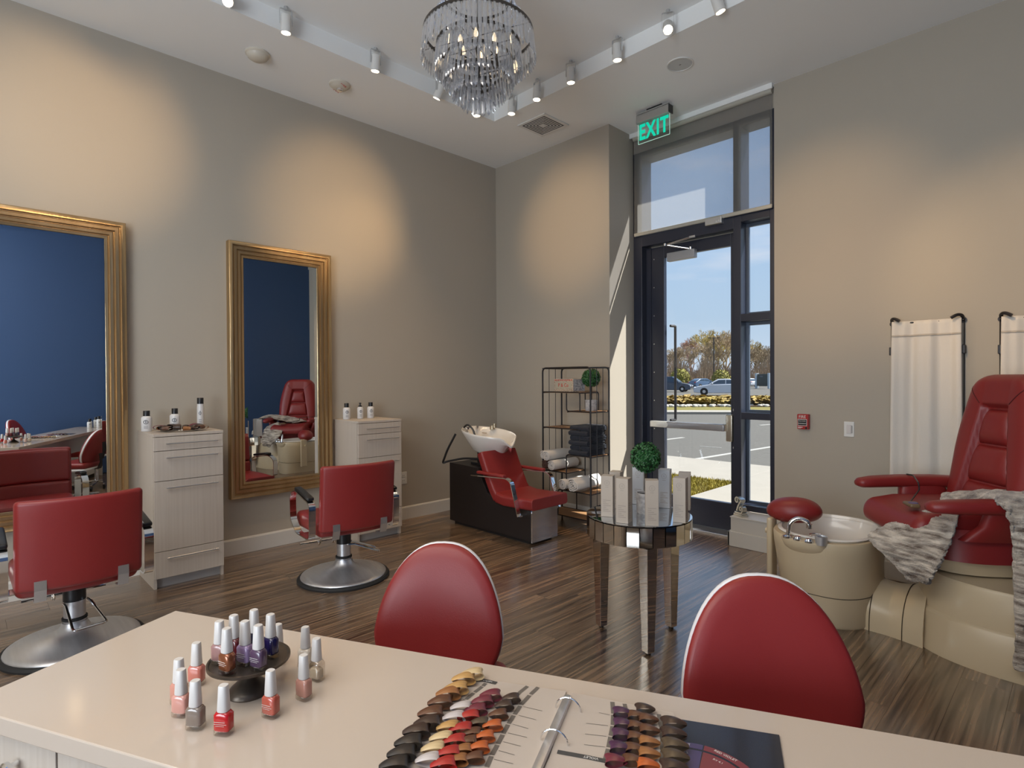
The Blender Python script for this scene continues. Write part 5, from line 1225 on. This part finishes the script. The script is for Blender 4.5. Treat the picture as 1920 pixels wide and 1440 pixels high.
# cars (local +x = forward)
M_tyre = mat('tyre', (.012, .012, .013), .8); M_rim = mat('alloy_rim', (.5, .5, .52), .3, metal=.8); M_cglass = mat('car_glass', (.02, .035, .055), .08, spec=.8); M_lampc = mat('headlight', (.6, .62, .65), .15); M_tail = mat('tail_light', (.3, .01, .01), .3)
def car(x, y, z, rz, m, label, suv=False):
    t = thing('parked_car', label, 'car', (x, y, z), rz, 'parked cars outside')
    Lh, Wd, H = 2.30, .89, (1.72 if suv else 1.46)
    lower = [(-Lh, .40), (-Lh+.04, .28), (-1.75, .22), (1.75, .20), (Lh-.05, .26), (Lh, .42), (Lh-.06, .66), (Lh-.30, .78), (1.0, .95), (-1.75, 1.02), (-Lh+.10, .98), (-Lh, .72)]
    if suv: lower = [(a, b*1.10 if b > .5 else b) for a, b in lower]
    def sec(poly, w0, w1, z0, z1):
        f = lambda zz: w0+(w1-w0)*(zz-z0)/(z1-z0)
        return ([(a, f(b), b) for a, b in poly]+[(a, -f(b), b) for a, b in poly])
    n = len(lower); V = sec(lower, Wd, Wd-.06, .2, 1.05)
    F = [tuple(range(n)), tuple(range(n, 2*n))[::-1]]+[(i, (i+1) % n, n+(i+1) % n, n+i) for i in range(n)]
    body = mk('car_body', (V, F), m, t, smooth=30, bevel=.05, bseg=3)
    zb = 1.0 if not suv else 1.10
    cab = [(-1.95 if not suv else -2.15, zb-.03), (-1.15 if not suv else -1.95, H-.05), (-.5, H), (.25, H-.02), (1.10, zb-.06)]
    n = len(cab); V = sec(cab, Wd-.06, Wd-.26, zb-.06, H)
    mk('roof', (V, [tuple(range(n)), tuple(range(n, 2*n))[::-1]]+[(i, (i+1) % n, n+(i+1) % n, n+i) for i in range(n)]), m, body, smooth=30, bevel=.04, bseg=2)
    def glz(pts, k): return pts
    for s in (-1, 1):
        f = lambda zz: (Wd-.06+(-.20)*(zz-(zb-.06))/(H-zb+.06))+.006
        for pts in ([(-1.62, zb+.03), (-1.12 if not suv else -1.75, H-.13), (-.42, H-.09), (-.42, zb+.02)], [(-.36, zb+.02), (-.36, H-.09), (.18, H-.11), (.88, zb+.0)]):
            mk('side_window', ([(a, s*f(b), b) for a, b in pts]+[(a, s*(f(b)-.02), b) for a, b in pts], [(0, 1, 2, 3), (7, 6, 5, 4), (0, 4, 5, 1), (1, 5, 6, 2), (2, 6, 7, 3), (3, 7, 4, 0)]), M_cglass, body, smooth=0)
        mk('headlight', rbox(.18, .30, .14, .05, (Lh-.10, s*(Wd-.25), .66), 2, 1), M_lampc, body)
        mk('tail_light', rbox(.14, .26, .18, .05, (-Lh+.07, s*(Wd-.22), .86), 2, 1), M_tail, body)
        mk('mirror', rbox(.14, .20, .13, .05, (.72, s*(Wd+.06), zb+.05), 2, 1), m, body)
    a, b = (.33, H-.09), (1.03, zb+.0)
    mk('windscreen', [([(p[0]+.04, q*(Wd-.30 if p is a else Wd-.16), p[1]+.02) for p in (a, b) for q in (-1, 1)]+[(p[0]-.05, q*(Wd-.30 if p is a else Wd-.16), p[1]-.02) for p in (a, b) for q in (-1, 1)], [(0, 1, 3, 2), (4, 6, 7, 5), (0, 4, 5, 1), (2, 3, 7, 6), (0, 2, 6, 4), (1, 5, 7, 3)])], M_cglass, body, smooth=0)
    a, b = (-1.12 if not suv else -1.98, H-.12), (-1.84 if not suv else -2.10, zb+.04)
    mk('rear_window', [([(p[0]-.06, q*(Wd-.30 if p is a else Wd-.18), p[1]+.03) for p in (a, b) for q in (-1, 1)]+[(p[0]+.05, q*(Wd-.30 if p is a else Wd-.18), p[1]-.02) for p in (a, b) for q in (-1, 1)], [(0, 1, 3, 2), (4, 6, 7, 5), (0, 4, 5, 1), (2, 3, 7, 6), (0, 2, 6, 4), (1, 5, 7, 3)])], M_cglass, body, smooth=0)
    mk('grille', rbox(.06, 1.0, .16, .03, (Lh-.01, 0, .52), 2, 1), M_black, body)
    for wx in (-1.38, 1.40):
        for s in (-1, 1):
            w = mk('wheel', mv(lathe([(.20, -.10), (.32, -.10), (.335, -.07), (.335, .07), (.32, .10), (.20, .10)], 24), (wx, s*(Wd-.10), .335), rx=PI/2), M_tyre, t)
            mk('rim', mv(lathe([(.0, -.102), (.06, -.106), (.20, -.095), (.215, -.06), (.215, .06), (.20, .095), (.06, .106), (0, .102)], 20), (wx, s*(Wd-.10), .335), rx=PI/2), M_rim, w)
    return t
M_silver = mat('silver_paint', (.50, .51, .54), .3, metal=.15, coat=.6); M_navyp = mat('navy_paint', (.012, .02, .045), .2, coat=.7); M_bluep = mat('slate_blue_paint', (.05, .085, .15), .2, coat=.7)
p = O(1352, 741, -.10); car(p[0], p[1], -.10, math.radians(205), M_silver, 'silver sedan parked nearest beyond the planted island')
p = O(1318, 727.8, -.10); car(p[0], p[1], -.10, math.radians(72), M_bluep, 'slate blue sedan seen from behind, beyond the silver car')
p = O(1258, 734.5, -.10); car(p[0], p[1], -.10, math.radians(18), M_navyp, 'dark navy car parked at the left edge of the door glass', suv=True)
p = O(1399, 725.5, -.10); car(p[0], p[1], -.10, math.radians(150), M_silver, 'pale car half hidden behind the dark board in the side light')

# lamp posts, board
def lamp_post(px, base_row, h, label):
    x, y, z = O(px, base_row, -.1); t = thing('lamp_post', label, 'lamp post', (x, y, -.1), .6)
    mk('footing', cyl((0, 0, 0), .28, .6, 16), M_conc, t); mk('pole', cyl((0, 0, .6), .09, h-.6, 10), M_iron, t)
    a = mk('cross_arm', box(-.7, .7, -.04, .04, h-.18, h-.10), M_iron, t, smooth=0)
    for s in (-1, 1): mk('lamp_head', rbox(.55, .30, .10, .04, (s*.75, 0, h-.06), 2, 1), M_iron, a)
lamp_post(1338.5, 725.2, 8.5, 'tall dark parking lot lamp post in front of the bare trees')
x, y, _ = O(1431, 728.5, -.1)
t = thing('dark_board', 'dark rectangular board between two pale posts in the car park', 'board', (x, y, -.1), -.62)
mk('panel', box(-1.25, 1.25, -.15, .15, .35, 2.05), mat('board_green', (.015, .028, .03), .4), t, smooth=0, bevel=.02)
for s in (-1, 1): mk('post', box(s*1.5-.2, s*1.5+.2, -.2, .2, 0, 2.15), mat('pale_blue_post', (.42, .48, .52), .5), t, smooth=0, bevel=.02)
mk('plate', box(-.55, .15, -.17, -.15, 1.62, 1.78), mat('faint_plate', (.06, .085, .12), .4), t, smooth=0)
x, y, _ = O(1462, 716.5, -.1)
t = thing('grey_shed', 'low grey gabled building behind the dark board', 'building', (x, y, -.1), -.75)
mk('wall', box(-6, 6, -4, 4, 0, 2.7), mat('grey_siding', (.30, .29, .25), .8), t, smooth=0)
mk('roof', prism([(-4.5, 2.6), (4.5, 2.6), (0, 5.0)], -6.4, 6.4, 'x'), mat('grey_shingle', (.24, .23, .21), .9), t, smooth=0)

# bare spring trees
def tree_mesh(seed, h, name):
    rn = random.Random(seed); segs = []
    def grow(p, d_, l, r, k):
        q = p+d_*l; segs.append((p, q, r, r*.7, 5 if k < 2 else 3))
        if k >= 7: return
        for i in range(3 if k < 4 else rn.choice((2, 3, 3))):
            ax_ = Vector((rn.uniform(-1, 1), rn.uniform(-1, 1), rn.uniform(-1, 1))).normalized()
            nd = (Matrix.Rotation(rn.uniform(.3, .75), 3, ax_) @ d_); nd = (nd+Vector((0, 0, .10))).normalized()
            grow(q, nd, l*rn.uniform(.66, .86), r*.62, k+1)
        if k == 0: grow(p+d_*l*.6, (d_+Vector((rn.uniform(-1, 1), rn.uniform(-1, 1), .2))).normalized(), l*.7, r*.5, 2)
    grow(Vector((0, 0, 0)), Vector((rn.uniform(-.08, .08), rn.uniform(-.08, .08), 1)).normalized(), h*.17, h*.020, 0)
    T, B_ = [], []
    for p, q, r0, r1, n in segs:
        if (q-p).length < 1e-4: continue
        (T if r0 > h*.018 else B_).append(sweep([p, q], circ(1, n), scale=[max(r0, .018), max(r1, .015)]))
    return join(*T), join(*B_)
M_bark = mat('tree_bark', (.075, .058, .04), .9); M_twig = mat('tan_twigs', (.30, .225, .135), .9, rand=.25); M_twig2 = mat('ochre_twigs', (.30, .22, .06), .9, rand=.25); M_twig3 = mat('red_twigs', (.27, .155, .11), .9, rand=.2)
TM = []
for s in range(4):
    T, B_ = tree_mesh(20+s, 9.0, 't'); TM.append((mk('trunk', T, M_bark, mesh_only=True, smooth=60, recalc=False), [mk('branches', B_, m_, mesh_only=True, smooth=0, recalc=False) for m_ in ((M_twig, M_twig2, M_twig3))]))
tl = [(1206, .9, 0, 'far left bare tree at the left frame of the door'), (1226, .95, 1, 'bare tree beside the left stile of the door'), (1247, .80, 2, 'bare reddish tree above the navy car'), (1262, .86, 0, 'bare tree behind the small evergreen'), (1279, .88, 0, 'slim bare tree in the middle of the door glass'), (1296, .98, 2, 'bare reddish tree behind the slate blue car'),
      (1312, 1.02, 0, 'bare tree left of the lamp post'), (1327, 1.18, 1, 'tall ochre tree behind the lamp post'), (1345, 1.22, 1, 'tallest ochre tree right of the lamp post'), (1360, 1.16, 0, 'bare tall tree at the right edge of the door glass'), (1384, 1.05, 1, 'bare tree behind the mullion'), (1403, .92, 0, 'bare tree at the left of the side light'), (1420, .86, 0, 'bare tree above the dark board'), (1438, .80, 0, 'smaller bare tree right of the dark board'), (1455, .84, 1, 'ochre tree at the right edge of the side light'), (1478, .9, 0, 'bare tree beyond the wall edge')]
for k, (px, s, kind, lb) in enumerate(tl):
    row = 720.5-1.6*(k % 3); x, y, z = O(px, row, -.1); dist = math.hypot(x-CAM[0], y-CAM[1])
    f = s*dist/85.0; t = thing('bare_tree', lb, 'tree', (x, y, -.1), k*1.3, 'bare spring trees beyond the car park'); t.scale = (f*1.05, f*1.05, f)
    use('trunk', TM[k % 4][0], t); b_ = use('branches', TM[k % 4][1][kind], t); b_['kind'] = 'stuff'
def shrub(px, row, r, m, label, seed):
    x, y, z = O(px, row, -.1); t = thing('evergreen_shrub', label, 'shrub', (x, y, -.1), 0, 'low shrubs in the car park')
    a = leaf_ball(r, 700, seed); a = [(q[0], q[1], q[2]*1.05+r*.9) for q in a[0]], a[1]
    mk('stem', cyl((0, 0, 0), .08, r, 8), M_bark, t); l = mk('foliage', a, m, t, smooth=0, recalc=False); l['kind'] = 'stuff'
M_ever = mat('olive_evergreen', (.09, .10, .012), .8, noise=((2, 2, 2), .7, 3, (.26, .22, .03)))
M_brush = mat('dry_brush', (.24, .165, .10), .9, noise=((.3, .3, .3), .6, 4, (.36, .27, .18)))
shrub(1275, 727, 1.55, M_ever, 'round olive evergreen above the navy car', 11); shrub(1352, 726, 1.5, M_ever, 'round olive evergreen beside the lamp post', 12)
def brush():
    rn = random.Random(9); V, F = [], []
    for i in range(16000):
        px = rn.uniform(1185, 1500); x, y, _ = O(px, 724-3.5*rn.random(), -.1); d_ = math.hypot(x-CAM[0], y)/90
        hh = rn.uniform(.3, 1.0)**2*4.2*d_*(.75+.25*math.sin(px*.11)+.15*math.sin(px*.31)); w = .035*d_; a = rn.uniform(0, PI); o = len(V)
        lx, ly = rn.uniform(-.8, .8)*d_, rn.uniform(-.8, .8)*d_
        V += [(x-w*math.cos(a), y-w*math.sin(a), -.1), (x+w*math.cos(a), y+w*math.sin(a), -.1), (x+lx+w*.5, y+ly, -.1+hh), (x+lx-w*.5, y+ly, -.1+hh)]; F.append((o, o+1, o+2, o+3))
    return V, F
o = mk('undergrowth', brush(), M_brush, smooth=0, recalc=False); o['kind'] = 'stuff'; o['label'] = 'dry brown undergrowth along the foot of the trees'; o['category'] = 'undergrowth'

# lettering becomes plain mesh
bpy.context.view_layer.update()
dg = bpy.context.evaluated_depsgraph_get()
for o in FONTS:
    me = bpy.data.meshes.new_from_object(o.evaluated_get(dg)); me.name = 'lettering'
    n = bpy.data.objects.new('tmp', me); C.objects.link(n); n.location = o.location; n.rotation_euler = o.rotation_euler; n.scale = o.scale; n.parent = o.parent
    bpy.data.objects.remove(o); n.name = 'lettering'
